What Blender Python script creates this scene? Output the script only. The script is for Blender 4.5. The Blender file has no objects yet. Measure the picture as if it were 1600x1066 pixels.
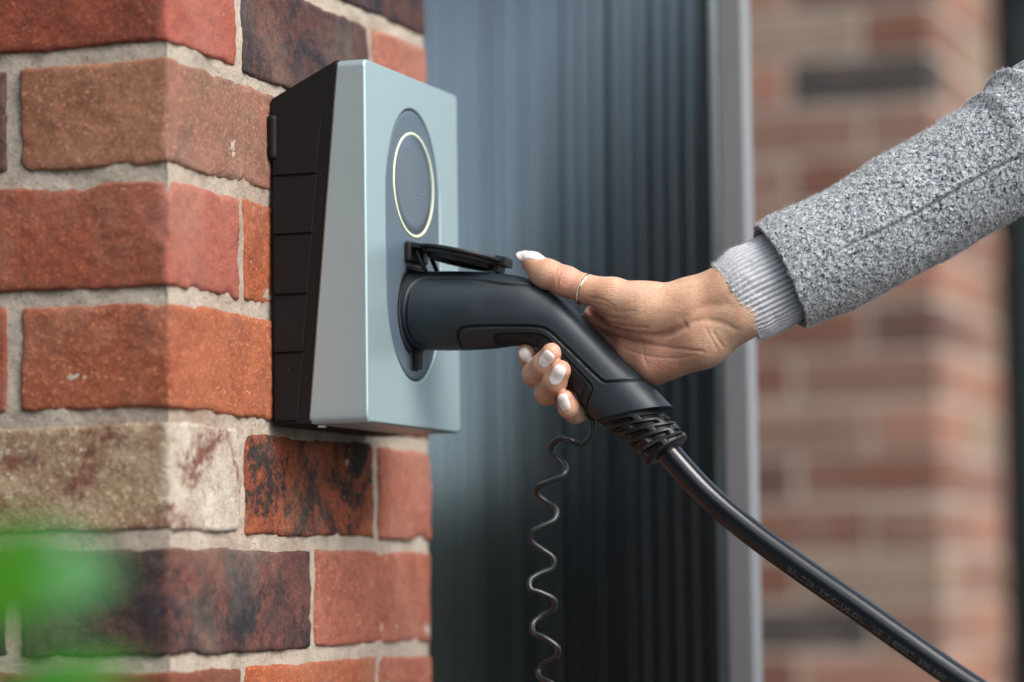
import bpy, math, random
import numpy as np
from mathutils import Vector, Matrix

random.seed(7)
sc = bpy.context.scene
COL = sc.collection
Z0 = 1.2                      # height of the bed joint below the charger

# ------------------------------------------------------------------ camera
FPX = 4886.2
CAM = np.array([0.83574, -1.72170, Z0 - 0.10973])
YAW, PIT, ROL = 0.342522, 0.0801652, -0.013
_F = np.array([-math.sin(YAW) * math.cos(PIT), math.cos(YAW) * math.cos(PIT), math.sin(PIT)])
_R0 = np.array([math.cos(YAW), math.sin(YAW), 0.0])
_U0 = np.cross(_R0, _F)
_R = math.cos(ROL) * _R0 + math.sin(ROL) * _U0
_U = -math.sin(ROL) * _R0 + math.cos(ROL) * _U0
cam_d = bpy.data.cameras.new('camera')
cam = bpy.data.objects.new('camera', cam_d)
COL.objects.link(cam)
m = Matrix.Identity(4)
for i in range(3):
    m[i][0] = _R[i]; m[i][1] = _U[i]; m[i][2] = -_F[i]; m[i][3] = CAM[i]
cam.matrix_world = m
cam_d.sensor_width = 36.0
cam_d.lens = FPX / 1600 * 36
cam_d.clip_start = 0.05
cam_d.clip_end = 500
cam_d.dof.use_dof = True
cam_d.dof.focus_distance = 2.045
cam_d.dof.aperture_fstop = 3.0
cam_d.dof.aperture_blades = 0
sc.camera = cam

# ------------------------------------------------------------------ light
SUN_AZ = math.radians(67)     # from -Y towards +X
SUN_EL = math.radians(44)
world = bpy.data.worlds.new('World')
sc.world = world
world.use_nodes = True
wn, wl = world.node_tree.nodes, world.node_tree.links
bg = wn['Background']
sky = wn.new('ShaderNodeTexSky')
sky.sky_type = 'NISHITA'
sky.sun_disc = False
sky.sun_elevation = SUN_EL
sky.sun_rotation = math.pi - SUN_AZ   # azimuth clockwise from +Y
sky.air_density = 1.0
sky.dust_density = 3.5
sky.ozone_density = 1.0
hs = wn.new('ShaderNodeHueSaturation')
hs.inputs['Saturation'].default_value = 0.6
hs.inputs['Hue'].default_value = 0.478
wl.new(sky.outputs[0], hs.inputs['Color'])
wl.new(hs.outputs[0], bg.inputs['Color'])
bg.inputs['Strength'].default_value = 0.14
sl = bpy.data.lights.new('sun', 'SUN')
sl.energy = 1.3
sl.angle = math.radians(34)
sl.color = (1.0, 0.985, 0.965)
sun = bpy.data.objects.new('sun', sl)
COL.objects.link(sun)
sd = Vector((math.sin(SUN_AZ) * math.cos(SUN_EL), -math.cos(SUN_AZ) * math.cos(SUN_EL), math.sin(SUN_EL)))
sun.rotation_euler = sd.to_track_quat('Z', 'Y').to_euler()
sun.location = (3, -3, 6)
sc.view_settings.view_transform = 'Standard'
sc.view_settings.look = 'None'
sc.view_settings.gamma = 1.0
sc.view_settings.exposure = 1.0
sc.view_settings.use_curve_mapping = False
sc.cycles.use_denoising = True
sc.cycles.max_bounces = 8
sc.cycles.caustics_reflective = False

# ------------------------------------------------------------------ helpers: pixels of the survey -> places
def ray(px, py):
    return _F * FPX + _R * (px - 800) - _U * (py - 533)

def on_plane(px, py, ax, val):
    d = ray(px, py)
    return CAM + d * ((val - CAM[ax]) / d[ax])

def W(px, py, z):             # point at optical depth z
    return CAM + ray(px, py) / FPX * z

YC = 0.235                    # vertical plane through socket, plug and hand
def H(px, py, d=0.0):         # point on that plane, moved d metres away from the viewer
    r = ray(px, py)
    t = (YC - CAM[1]) / r[1]
    return CAM + r * t + r / np.linalg.norm(r) * d

def project(P):
    D = np.asarray(P) - CAM
    z = D @ _F
    return 800 + FPX * (D @ _R) / z, 533 - FPX * (D @ _U) / z

# ------------------------------------------------------------------ helpers: noise
def _hash(ix, iy, iz, seed):
    h = (ix.astype(np.int64) * 374761393 + iy.astype(np.int64) * 668265263 + iz.astype(np.int64) * 2147483647 + seed * 974634777) & 0xffffffff
    h = ((h ^ (h >> 13)) * 1274126177) & 0xffffffff
    h = ((h ^ (h >> 16)) * 2246822519) & 0xffffffff
    return ((h ^ (h >> 15)) & 0xffffff) / float(0xffffff) * 2 - 1

def vnoise(p, freq, seed=0):
    p = np.asarray(p, dtype=np.float64) * freq + 1000.37
    i = np.floor(p); f = p - i
    u = f * f * f * (f * (f * 6 - 15) + 10)
    x, y, z = i[..., 0], i[..., 1], i[..., 2]
    r = 0
    for a in (0, 1):
        wx = u[..., 0] if a else 1 - u[..., 0]
        for b in (0, 1):
            wy = u[..., 1] if b else 1 - u[..., 1]
            for c in (0, 1):
                wz = u[..., 2] if c else 1 - u[..., 2]
                r = r + wx * wy * wz * _hash(x + a, y + b, z + c, seed)
    return r

def fbm(p, freq, seed=0, octs=3, gain=0.5):
    r, a = 0, 1.0
    for o in range(octs):
        r = r + a * vnoise(p, freq * 2 ** o, seed + o * 17)
        a *= gain
    return r

# ------------------------------------------------------------------ helpers: objects
def mesh_from(name, verts, faces, smooth=True):
    me = bpy.data.meshes.new(name)
    verts = np.asarray(verts, dtype=np.float64)
    me.from_pydata(verts.tolist(), [], [list(map(int, f)) for f in faces])
    me.update()
    if smooth:
        me.polygons.foreach_set('use_smooth', [True] * len(me.polygons))
    return me

def quad_mesh(name, verts, quads, tris=None, smooth=True):   # fast path for big meshes
    me = bpy.data.meshes.new(name)
    verts = np.ascontiguousarray(verts, dtype=np.float32)
    quads = np.asarray(quads, dtype=np.int32).reshape(-1, 4)
    loops = quads.ravel(); tot = np.full(len(quads), 4, dtype=np.int32)
    if tris is not None and len(tris):
        tris = np.asarray(tris, dtype=np.int32).reshape(-1, 3)
        loops = np.concatenate([loops, tris.ravel()]); tot = np.concatenate([tot, np.full(len(tris), 3, dtype=np.int32)])
    me.vertices.add(len(verts)); me.vertices.foreach_set('co', verts.ravel())
    me.loops.add(len(loops)); me.loops.foreach_set('vertex_index', loops)
    me.polygons.add(len(tot))
    st = np.concatenate([[0], np.cumsum(tot)[:-1]]).astype(np.int32)
    me.polygons.foreach_set('loop_start', st)
    me.update(calc_edges=True)
    me.validate()
    me.polygons.foreach_set('use_smooth', [smooth] * len(me.polygons))
    return me

def put(name, me, mat=None, parent=None):
    o = bpy.data.objects.new(name, me)
    COL.objects.link(o)
    if mat is not None and not me.materials:
        me.materials.append(mat)
    if parent is not None:
        o.parent = parent
        o.matrix_parent_inverse = parent.matrix_world.inverted() if False else Matrix.Translation(-Vector(parent.location))
    return o

def thing(name, loc, label, cat, group=None):
    o = bpy.data.objects.new(name, None)
    COL.objects.link(o)
    o.location = loc
    o.empty_display_size = 0.05
    o['label'] = label; o['category'] = cat
    if group: o['group'] = group
    return o

def catmull(pts, n):
    P = np.asarray(pts, dtype=float)
    k = len(P)
    t = np.linspace(0, k - 1 - 1e-9, n)
    i = np.floor(t).astype(int); f = (t - i)[:, None]
    g = lambda j: P[np.clip(j, 0, k - 1)]
    p0, p1, p2, p3 = g(i - 1), g(i), g(i + 1), g(i + 2)
    p0 = np.where((i == 0)[:, None], 2 * p1 - p2, p0)
    p3 = np.where((i >= k - 2)[:, None], 2 * p2 - p1, p3)
    return 0.5 * ((2 * p1) + (-p0 + p2) * f + (2 * p0 - 5 * p1 + 4 * p2 - p3) * f ** 2 + (-p0 + 3 * p1 - 3 * p2 + p3) * f ** 3)

def loft(rings, cap0=True, cap1=True, closed=True):
    R = np.asarray(rings); n, k, _ = R.shape
    V = R.reshape(-1, 3)
    i = np.arange(n - 1)[:, None]; j = np.arange(k if closed else k - 1)[None, :]
    j2 = (j + 1) % k
    Q = np.stack([i * k + j, i * k + j2, (i + 1) * k + j2, (i + 1) * k + j], -1).reshape(-1, 4)
    T = []
    V = list(V)
    if cap0:
        c = len(V); V.append(R[0].mean(0)); T += [(c, (a + 1) % k, a) for a in range(k)]
    if cap1:
        c = len(V); V.append(R[-1].mean(0)); b = (n - 1) * k; T += [(c, b + a, b + (a + 1) % k) for a in range(k)]
    return np.array(V), Q, np.array(T, dtype=int).reshape(-1, 3)

def tube_rings(path, rad, k=16, up=(0.13, 1, 0.05)):
    P = np.asarray(path, float)
    T = np.gradient(P, axis=0); T /= np.linalg.norm(T, axis=1)[:, None]
    up = np.asarray(up, float)
    rad = np.broadcast_to(np.asarray(rad, float), (len(P),))
    A = np.cross(T, up); A /= np.linalg.norm(A, axis=1)[:, None]
    B = np.cross(T, A)
    th = np.linspace(0, 2 * np.pi, k, endpoint=False)
    return P[:, None] + rad[:, None, None] * (np.cos(th)[None, :, None] * A[:, None] + np.sin(th)[None, :, None] * B[:, None]), T, A, B

def tube(name, path, rad, mat, parent=None, k=16):
    R, *_ = tube_rings(path, rad, k)
    V, Q, T = loft(R)
    return put(name, quad_mesh(name, V, Q, T), mat, parent)

def box_mesh(name, lo, hi, bevel=0.0, seg=2, smooth=False):
    import bmesh
    bm = bmesh.new()
    bmesh.ops.create_cube(bm, size=1)
    lo, hi = Vector(lo), Vector(hi)
    for v in bm.verts:
        v.co = Vector([(lo[i] + hi[i]) / 2 + v.co[i] * (hi[i] - lo[i]) for i in range(3)])
    if bevel:
        bmesh.ops.bevel(bm, geom=bm.edges[:], offset=bevel, segments=seg, profile=0.5, affect='EDGES')
    me = bpy.data.meshes.new(name); bm.to_mesh(me); bm.free()
    if smooth:
        me.polygons.foreach_set('use_smooth', [True] * len(me.polygons))
    return me

def prism_mesh(name, poly, axis, a, b, bevel=0.0, seg=2):
    """poly: 2-D points in the two axes that are not `axis`."""
    import bmesh
    bm = bmesh.new()
    oth = [i for i in range(3) if i != axis]
    def mk(p, v):
        c = [0, 0, 0]; c[oth[0]] = p[0]; c[oth[1]] = p[1]; c[axis] = v
        return bm.verts.new(c)
    A = [mk(p, a) for p in poly]; B = [mk(p, b) for p in poly]
    n = len(poly)
    bm.faces.new(A); bm.faces.new(B[::-1])
    for i in range(n):
        bm.faces.new((A[i], B[i], B[(i + 1) % n], A[(i + 1) % n]))
    bmesh.ops.recalc_face_normals(bm, faces=bm.faces[:])
    if bevel:
        bmesh.ops.bevel(bm, geom=bm.edges[:], offset=bevel, segments=seg, profile=0.5, affect='EDGES')
    me = bpy.data.meshes.new(name); bm.to_mesh(me); bm.free()
    return me

# ------------------------------------------------------------------ helpers: materials
def S(r, g, b, k=1.0):
    f = lambda c: (c / 255 / 12.92 if c / 255 <= .04045 else ((c / 255 + .055) / 1.055) ** 2.4) * k
    return (f(r), f(g), f(b), 1)

class NT:
    def __init__(self, name):
        self.m = bpy.data.materials.new(name); self.m.use_nodes = True
        self.n = self.m.node_tree.nodes; self.l = self.m.node_tree.links
        self.b = self.n['Principled BSDF']
        self.tc = self.n.new('ShaderNodeTexCoord')
    def vec(self, scale=(1, 1, 1), rnd=0.0):
        mp = self.n.new('ShaderNodeMapping'); mp.inputs['Scale'].default_value = scale
        self.l.new(self.tc.outputs['Object'], mp.inputs['Vector'])
        if rnd:
            oi = self.n.new('ShaderNodeObjectInfo')
            mu = self.n.new('ShaderNodeMath'); mu.operation = 'MULTIPLY'; mu.inputs[1].default_value = rnd
            self.l.new(oi.outputs['Random'], mu.inputs[0])
            cb = self.n.new('ShaderNodeCombineXYZ')
            for i in range(3): self.l.new(mu.outputs[0], cb.inputs[i])
            self.l.new(cb.outputs[0], mp.inputs['Location'])
        return mp.outputs[0]
    def noise(self, scale, detail=4, rough=.55, vec=None, dist=0):
        t = self.n.new('ShaderNodeTexNoise')
        t.inputs['Scale'].default_value = scale; t.inputs['Detail'].default_value = detail
        t.inputs['Roughness'].default_value = rough; t.inputs['Distortion'].default_value = dist
        self.l.new(vec if vec is not None else self.tc.outputs['Object'], t.inputs['Vector'])
        return t.outputs['Fac']
    def vor(self, scale, vec=None, feat='F1', rnd=1.0):
        t = self.n.new('ShaderNodeTexVoronoi'); t.feature = feat
        t.inputs['Scale'].default_value = scale; t.inputs['Randomness'].default_value = rnd
        self.l.new(vec if vec is not None else self.tc.outputs['Object'], t.inputs['Vector'])
        return t.outputs['Distance']
    def ramp(self, fac, stops):
        r = self.n.new('ShaderNodeValToRGB')
        el = r.color_ramp.elements
        while len(el) < len(stops): el.new(.5)
        for e, (p, c) in zip(el, stops):
            e.position = p; e.color = c if len(c) == 4 else (*c, 1)
        self.l.new(fac, r.inputs[0]); return r.outputs[0]
    def step(self, fac, a, b):
        r = self.n.new('ShaderNodeMapRange'); r.inputs['From Min'].default_value = a; r.inputs['From Max'].default_value = b
        self.l.new(fac, r.inputs['Value']); return r.outputs[0]
    def mix(self, fac, a, b):
        x = self.n.new('ShaderNodeMix'); x.data_type = 'RGBA'
        for v, s in ((fac, x.inputs[0]), (a, x.inputs[6]), (b, x.inputs[7])):
            if hasattr(v, 'links') or hasattr(v, 'is_linked'): self.l.new(v, s)
            else: s.default_value = v
        return x.outputs[2]
    def math(self, op, a, b=0.0):
        x = self.n.new('ShaderNodeMath'); x.operation = op
        for v, s in ((a, x.inputs[0]), (b, x.inputs[1])):
            if hasattr(v, 'is_linked'): self.l.new(v, s)
            else: s.default_value = v
        return x.outputs[0]
    def attr(self, name):
        x = self.n.new('ShaderNodeAttribute'); x.attribute_name = name
        return x.outputs['Fac']
    def bump(self, h, dist, strength=1.0, prev=None):
        x = self.n.new('ShaderNodeBump'); x.inputs['Strength'].default_value = strength
        x.inputs['Distance'].default_value = dist
        self.l.new(h, x.inputs['Height'])
        if prev is not None: self.l.new(prev, x.inputs['Normal'])
        self.l.new(x.outputs[0], self.b.inputs['Normal']); return x.outputs[0]
    def set(self, **k):
        for n_, v in k.items():
            s = self.b.inputs[n_.replace('_', ' ')]
            if hasattr(v, 'is_linked'): self.l.new(v, s)
            else: s.default_value = v
        return self

def plain(name, col, rough=.5, metal=0, spec=.5, grain=0.0, gscale=900, coat=0):
    t = NT(name)
    t.set(Base_Color=col, Roughness=rough, Metallic=metal, Coat_Weight=coat)
    t.b.inputs['Specular IOR Level'].default_value = spec
    if grain:
        t.bump(t.noise(gscale, 3), grain)
        t.set(Roughness=t.math('ADD', t.math('MULTIPLY', t.noise(14, 5), .18), rough - .09))
    return t.m

def brick_mat(name, a, b, c, stain=None, amt=(.5, .62), spec=(.62, .72), streak=1.0, face=None):
    """a/b: body colours, c: pale or dark speckle, stain: kiln-burnt patches."""
    t = NT(name)
    v = t.vec((1, 1, 1), 7.0)
    vs = t.vec((1, 1, streak), 11.0)
    col = t.mix(t.step(t.noise(26, 6, .62, v, .6), .36, .66), a, b)
    if face is not None:      # one side of this brick fired or lime-washed differently
        axi, sgn, lim, a2, b2 = face
        sx = t.n.new('ShaderNodeSeparateXYZ'); t.l.new(t.tc.outputs['Object'], sx.inputs[0])
        q = t.math('ADD', t.math('MULTIPLY', sx.outputs[axi], sgn), t.math('MULTIPLY', t.math('SUBTRACT', t.noise(40, 4, .6, v), .5), .012))
        f2 = t.step(q, lim - .006, lim)
        col = t.mix(f2, col, t.mix(t.step(t.noise(34, 6, .65, v, .6), .36, .64), a2, b2))
    col = t.mix(t.step(t.noise(240, 4, .7, v), spec[0], spec[1]), col, c)
    grit = t.noise(900, 3, .7, v)
    col = t.mix(t.math('MULTIPLY', t.step(grit, .54, .68), .8), col, (b[0] * .3, b[1] * .3, b[2] * .33, 1))
    col = t.mix(t.math('MULTIPLY', t.step(t.noise(330, 5, .8, v), .55, .68), .7), col, (b[0] * .42, b[1] * .40, b[2] * .42, 1))
    col = t.mix(t.math('MULTIPLY', t.step(t.noise(120, 6, .75, t.vec((1, 1, 1.4), 5.0), .4), .56, .66), .55), col, (min(1, a[0] * 1.45), min(1, a[1] * 1.7), min(1, a[2] * 1.8), 1))
    col = t.mix(t.step(t.noise(430, 3, .7, v), .57, .68), col, (min(1, a[0] * 1.7), min(1, a[1] * 1.9), min(1, a[2] * 1.9), 1))
    if stain is not None:
        big = t.noise(17, 5, .66, vs, 1.0)
        fine = t.noise(190, 5, .75, vs, .8)
        msk = t.step(t.math('ADD', big, t.math('MULTIPLY', fine, .55)), amt[0] + .27, amt[1] + .27)
        col = t.mix(msk, col, stain)
    # pale lime bloom
    bl = t.step(t.math('ADD', t.noise(9, 4, .6, v), t.math('MULTIPLY', t.noise(300, 3, .7, v), .25)), .62, .95)
    col = t.mix(t.math('MULTIPLY', bl, .28), col, S(205, 190, 172, .75))
    t.set(Base_Color=col, Roughness=.88)
    t.b.inputs['Specular IOR Level'].default_value = .3
    nb = t.bump(t.noise(60, 6, .68, v), .004, .55)
    nb = t.bump(t.noise(430, 6, .75, v), .0016, .9, nb)
    t.bump(t.noise(1300, 3, .7, v), .0005, .8, nb)
    return t.m

# ================================================================== SETTING
# ground: block-paved drive
t = NT('drive_concrete')
t.set(Base_Color=t.mix(t.noise(3, 6), S(72, 74, 76), S(92, 94, 94)), Roughness=.9)
t.bump(t.noise(60, 6), .004)
M_ground = t.m
g = put('ground', quad_mesh('ground', [(-60, -60, 0), (60, -60, 0), (60, 60, 0), (-60, 60, 0)], [(0, 1, 2, 3)]), M_ground)
g['kind'] = 'structure'

t = NT('mortar')
v = t.vec()
colr = t.mix(t.noise(30, 5, .6, v), S(172, 156, 138, .8), S(220, 208, 192, .88))
colr = t.mix(t.step(t.noise(520, 3, .75, v), .57, .68), colr, S(116, 100, 86, .7))
colr = t.mix(t.math('MULTIPLY', t.step(t.noise(24, 5, .7, v), .52, .68), .45), colr, S(134, 122, 110, .75))
colr = t.mix(t.step(t.noise(300, 3, .7, t.vec((1, 1, 1.3))), .64, .74), colr, S(226, 216, 204, .8))
colr = t.mix(t.math('MULTIPLY', t.step(t.noise(7, 4, .6, v), .52, .70), .5), colr, S(158, 112, 88, .6))
t.set(Base_Color=colr, Roughness=.95)
t.b.inputs['Specular IOR Level'].default_value = .2
nb = t.bump(t.noise(120, 7, .75, v), .0034, .9)
t.bump(t.noise(900, 3, .7, v), .0004, .8, nb)
M_mortar = t.m

BR = {
 'red':    brick_mat('brick_red', S(148, 80, 58), S(116, 62, 46), S(170, 120, 96)),
 'redbrown': brick_mat('brick_red_brown', S(128, 70, 54), S(108, 68, 52), S(160, 122, 98)),
 'brown':  brick_mat('brick_brown', S(130, 88, 68), S(118, 70, 56), S(166, 138, 108), stain=S(98, 76, 66), amt=(.60, .75)),
 'pink':   brick_mat('brick_pink', S(172, 106, 86), S(150, 86, 70), S(196, 154, 136)),
 'orange': brick_mat('brick_orange', S(172, 96, 62), S(148, 78, 52), S(190, 136, 102)),
 'dark':   brick_mat('brick_burnt', S(104, 68, 60), S(74, 55, 52), S(130, 84, 66), stain=S(48, 45, 52), amt=(.42, .60)),
 'darkorange': brick_mat('brick_burnt_orange', S(158, 84, 54), S(128, 68, 48), S(176, 110, 76), stain=S(52, 42, 40), amt=(.46, .58)),
 'buff':   brick_mat('brick_buff', S(152, 134, 108), S(130, 102, 78), S(196, 182, 156), stain=S(108, 66, 52), amt=(.54, .66)),
 'cream':  brick_mat('brick_cream', S(180, 170, 156), S(156, 138, 122), S(214, 206, 192), stain=S(140, 86, 74), amt=(.64, .72)),
 'B': brick_mat('brick_brown_pink', S(156, 110, 84), S(138, 88, 66), S(166, 138, 108), face=(0, 1, .050, S(156, 108, 92), S(128, 96, 82))),
 'C': brick_mat('brick_brown_rose', S(150, 80, 58), S(128, 74, 54), S(160, 122, 98), face=(0, 1, .1045, S(176, 104, 88), S(158, 90, 76))),
 'D': brick_mat('brick_brown_orange', S(176, 104, 72), S(152, 84, 58), S(206, 148, 112), face=(1, -1, .1045, S(162, 90, 62), S(138, 74, 52))),
 'E': brick_mat('brick_buff_limed', S(176, 156, 126), S(138, 104, 78), S(204, 190, 162), stain=S(112, 64, 50), amt=(.50, .64), face=(0, 1, .1045, S(214, 206, 192), S(178, 160, 144))),
 'A': brick_mat('brick_red_rose', S(142, 72, 52), S(112, 58, 44), S(168, 116, 92), face=(0, 1, .1045, S(176, 96, 82), S(158, 84, 70))),
 'F': brick_mat('brick_black_red', S(84, 60, 54), S(60, 48, 46), S(112, 80, 66), stain=S(44, 41, 46), amt=(.44, .62), face=(0, 1, .048, S(128, 76, 62), S(84, 60, 56))),
 'burnt2': brick_mat('brick_burnt_red', S(128, 72, 58), S(82, 54, 50), S(146, 90, 68), stain=S(44, 41, 46), amt=(.48, .62)),
}

def brick_surface(lx, ly, lz, step, seed, rough=1.0):
    h = np.array([lx, ly, lz]) / 2
    pts, quads, base = [], [], 0
    for ax in range(3):
        u, w = [i for i in range(3) if i != ax]
        nu, nw = max(2, round(2 * h[u] / step)), max(2, round(2 * h[w] / step))
        for sg in (-1, 1):
            U, Wg = np.meshgrid(np.linspace(-h[u], h[u], nu + 1), np.linspace(-h[w], h[w], nw + 1), indexing='ij')
            P = np.zeros(U.shape + (3,)); P[..., u] = U; P[..., w] = Wg; P[..., ax] = sg * h[ax]
            i, j = np.meshgrid(np.arange(nu), np.arange(nw), indexing='ij')
            a = base + i * (nw + 1) + j
            q = np.stack([a, a + (nw + 1), a + (nw + 2), a + 1], -1).reshape(-1, 4)
            flip = (sg > 0) ^ (ax == 1)
            if not flip: q = q[:, ::-1]
            pts.append(P.reshape(-1, 3)); quads.append(q); base += P.size // 3
    P = np.concatenate(pts); Q = np.concatenate(quads)
    key = np.round(P * 1e6).astype(np.int64)
    _, idx, inv = np.unique(key, axis=0, return_index=True, return_inverse=True)
    P = P[idx]; Q = inv.ravel()[Q]
    off = np.array([seed * 3.1, seed * 1.7, seed * .9])
    n1 = fbm(P + off, 45, seed, 3)
    r = .0015 + .0030 * np.clip(n1, 0, 1) * rough
    chip = np.clip(fbm(P + off, 28, seed + 5, 2) - .5, 0, 1) * .010 * rough
    r = (r + chip)[:, None]
    q0 = np.clip(P, -(h - r), (h - r))
    d = P - q0
    L = np.linalg.norm(d, axis=1)[:, None] + 1e-9
    P2 = q0 + d / L * np.minimum(r, L * 1.0 + 0 * r)
    wob = np.stack([fbm(P + off, 30, seed + 11 + k, 3) for k in range(3)], -1)
    fine = fbm(P + off, 210, seed + 40, 3, .6)
    nrm = d / L
    P2 = P2 + wob * np.array([.0007, .0007, .0014]) * rough + nrm * (fine * .00050 * rough)[:, None]
    # pits and drag marks
    pit = np.clip(fbm(P * np.array([1, 1, 2.2]) + off, 90, seed + 60, 2) - .62, 0, 1)
    P2 -= nrm * (pit * .0016 * rough)[:, None]
    return P2, Q

pier = thing('brick_pier', (-.22, .22, 0), 'brick pier with multicoloured bricks and pale mortar carrying the wall charger', 'brick pier')
PL = .44
# mortar core
def pier_core(name, x0, x1, y0, y1, z0, z1, zf0, zf1, fine, mat, parent, seed, fine_sides=(True, True), inset=.0022):
    fs = lambda a, b, st: list(np.linspace(a, b, max(2, int(round(abs(b - a) / st)) + 1)))[:-1]
    co = .03
    pr = []
    xs = x1 - .26 if fine_sides[0] else x1
    for x in fs(x0, xs, co): pr.append((x, y0, 0, -1))
    for x in fs(xs, x1 - .002, fine): pr.append((x, y0, 0, -1))
    pr.append((x1 - .001, y0 + .001, .7, -.7))
    for y in fs(y0 + .002, y1 - .002, fine if fine_sides[1] else co): pr.append((x1, y, 1, 0))
    pr.append((x1 - .001, y1 - .001, .7, .7))
    for x in fs(x1 - .002, x0, co): pr.append((x, y1, 0, 1))
    for y in fs(y1, y0, co): pr.append((x0, y, -1, 0))
    pr = np.array(pr)
    zs = np.array(fs(z0, zf0, .05) + fs(zf0, zf1, fine) + fs(zf1, z1, .05) + [z1])
    P = np.zeros((len(zs), len(pr), 3)); P[..., 0] = pr[:, 0]; P[..., 1] = pr[:, 1]; P[..., 2] = zs[:, None]
    N = np.zeros_like(P); N[..., 0] = pr[:, 2]; N[..., 1] = pr[:, 3]
    n = fbm(P, 55, seed, 3) * .0011 + fbm(P, 380, seed + 3, 2) * .0004 + fbm(P, 14, seed + 9, 2) * .0006
    P = P + N * (n - inset)[..., None]
    V, Q, T = loft(P)
    o = put(name, quad_mesh(name, V, Q, T), mat, parent)
    return o
pier_core('mortar', -PL, 0, 0, PL, 0, 2.46, .92, 1.66, .0022, M_mortar, pier, 3)

hero = {  # (course, slot): material
 (5, 'c'): 'red', (5, 'r2'): 'dark', (5, 'r3'): 'pink', (5, 'l2'): 'red',
 (4, 'c'): 'red', (4, 'r2'): 'dark', (4, 'l2'): 'dark',
 (3, 'c'): 'A', (3, 'r2'): 'dark', (3, 'r3'): 'pink', (3, 'l2'): 'red',
 (2, 'c'): 'B', (2, 'r2'): 'brown', (2, 'l2'): 'dark',
 (1, 'c'): 'C', (1, 'r2'): 'orange', (1, 'r3'): 'red', (1, 'l2'): 'red',
 (0, 'c'): 'D', (0, 'r2'): 'red', (0, 'l2'): 'red',
 (-1, 'c'): 'E', (-1, 'r2'): 'darkorange', (-1, 'r3'): 'pink', (-1, 'l2'): 'brown',
 (-2, 'c'): 'F', (-2, 'r2'): 'pink', (-2, 'l2'): 'dark',
 (-3, 'c'): 'redbrown', (-3, 'r2'): 'orange', (-3, 'r3'): 'pink', (-3, 'l2'): 'red',
}
low_cache = {}
def low_brick(dx, dy):
    k = (round(dx, 4), round(dy, 4))
    if k not in low_cache:
        low_cache[k] = box_mesh('brick', (-dx / 2, -dy / 2, -.0325), (dx / 2, dy / 2, .0325), .003, 1)
    return low_cache[k]
def place_brick(x0, x1, y0, y1, zc, parent, key=None, matname=None, seed=1, jit=.0012):
    rr = random.Random(seed * 77 + 5)
    if key is not None:
        V, Q = brick_surface(x1 - x0, y1 - y0, .0655, .0026, seed)
        me = quad_mesh('brick', V, Q); me.materials.append(BR[matname])
    else:
        base = low_brick(x1 - x0, y1 - y0)
        kk = (base.name, matname)
        if kk not in low_cache:
            me = base.copy(); me.materials.append(BR[matname]); low_cache[kk] = me
        me = low_cache[kk]
    o = bpy.data.objects.new('brick', me); COL.objects.link(o)
    o.parent = parent; o.matrix_parent_inverse = Matrix.Translation(-Vector(parent.location))
    o.location = ((x0 + x1) / 2 + rr.uniform(-jit, jit) * .6, (y0 + y1) / 2 + rr.uniform(-jit, jit) * .6, zc + rr.uniform(-jit, jit))
    o.rotation_euler = (rr.uniform(-.006, .006), rr.uniform(-.006, .006), rr.uniform(-.004, .004))
    return o
names = ['red', 'pink', 'orange', 'redbrown', 'brown', 'dark', 'darkorange', 'burnt2', 'buff']
sd_ = 0
for j in range(-16, 16):
    zc = Z0 + .0375 + .075 * j
    if j % 2 == 0:
        sl_ = {'c': (-.1025, 0, 0, .215), 'r2': (-.1025, 0, .225, .44), 'l2': (-.3275, -.1125, 0, .1025),
               'b1': (-.44, -.3375, 0, .215), 'b2': (-.44, -.3375, .225, .44), 'b3': (-.3275, -.1125, .3375, .44)}
    else:
        sl_ = {'c': (-.215, 0, 0, .1025), 'r2': (-.1025, 0, .1125, .3275), 'r3': (-.215, 0, .3375, .44), 'l2': (-.44, -.225, 0, .1025),
               'b1': (-.44, -.225, .3375, .44), 'b2': (-.44, -.3375, .1125, .3275)}
    for s_, bx in sl_.items():
        sd_ += 1
        place_brick(*bx, zc, pier, key=(j, s_) if (j, s_) in hero else None,
                    matname=hero.get((j, s_), random.choice(names)), seed=sd_)

# ================================================================== WALL CHARGER
XF, YA, YB, ZB, ZT = .0686, .1508, .3215, Z0 + .0012, Z0 + .2395
ch = thing('wall_charger', (0, .236, Z0), 'silver and black electric car charger box fixed to the brick pier', 'wall charger')
t = NT('black_plastic')
t.set(Base_Color=t.mix(t.step(t.noise(900, 2, .6), .735, .76), S(9, 9, 10), S(120, 120, 120)), Roughness=.62)
t.b.inputs['Specular IOR Level'].default_value = .3
t.bump(t.noise(1500, 3), .0002, .8)
M_black = t.m
t = NT('silver_paint')
t.set(Base_Color=S(162, 184, 188), Roughness=t.math('ADD', t.math('MULTIPLY', t.noise(30, 5), .08), .36), Metallic=.5)
t.bump(t.noise(2600, 2), .00006, .6)
M_silver = t.m
t = NT('slate_satin')
t.set(Base_Color=t.mix(t.step(t.noise(12, 6, .7), .3, .8), S(74, 90, 102), S(88, 102, 114)), Roughness=t.math('ADD', t.math('MULTIPLY', t.noise(20, 6, .7), .2), .30))
t.bump(t.noise(1800, 2), .00008, .5)
M_slate = t.m
M_display = plain('display_glass', S(72, 84, 96), .16, 0, .6)
t = NT('halo_plastic')
t.set(Base_Color=S(222, 230, 196), Roughness=.35)
M_halo = t.m
M_gap = plain('rubber_and_seam_shade', S(16, 17, 19), .7)
M_white_plastic = plain('white_plastic', S(225, 225, 225), .4)

seam = lambda z: .0269 + (.0491 - .0269) * (z - ZB) / (ZT - ZB)
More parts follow.
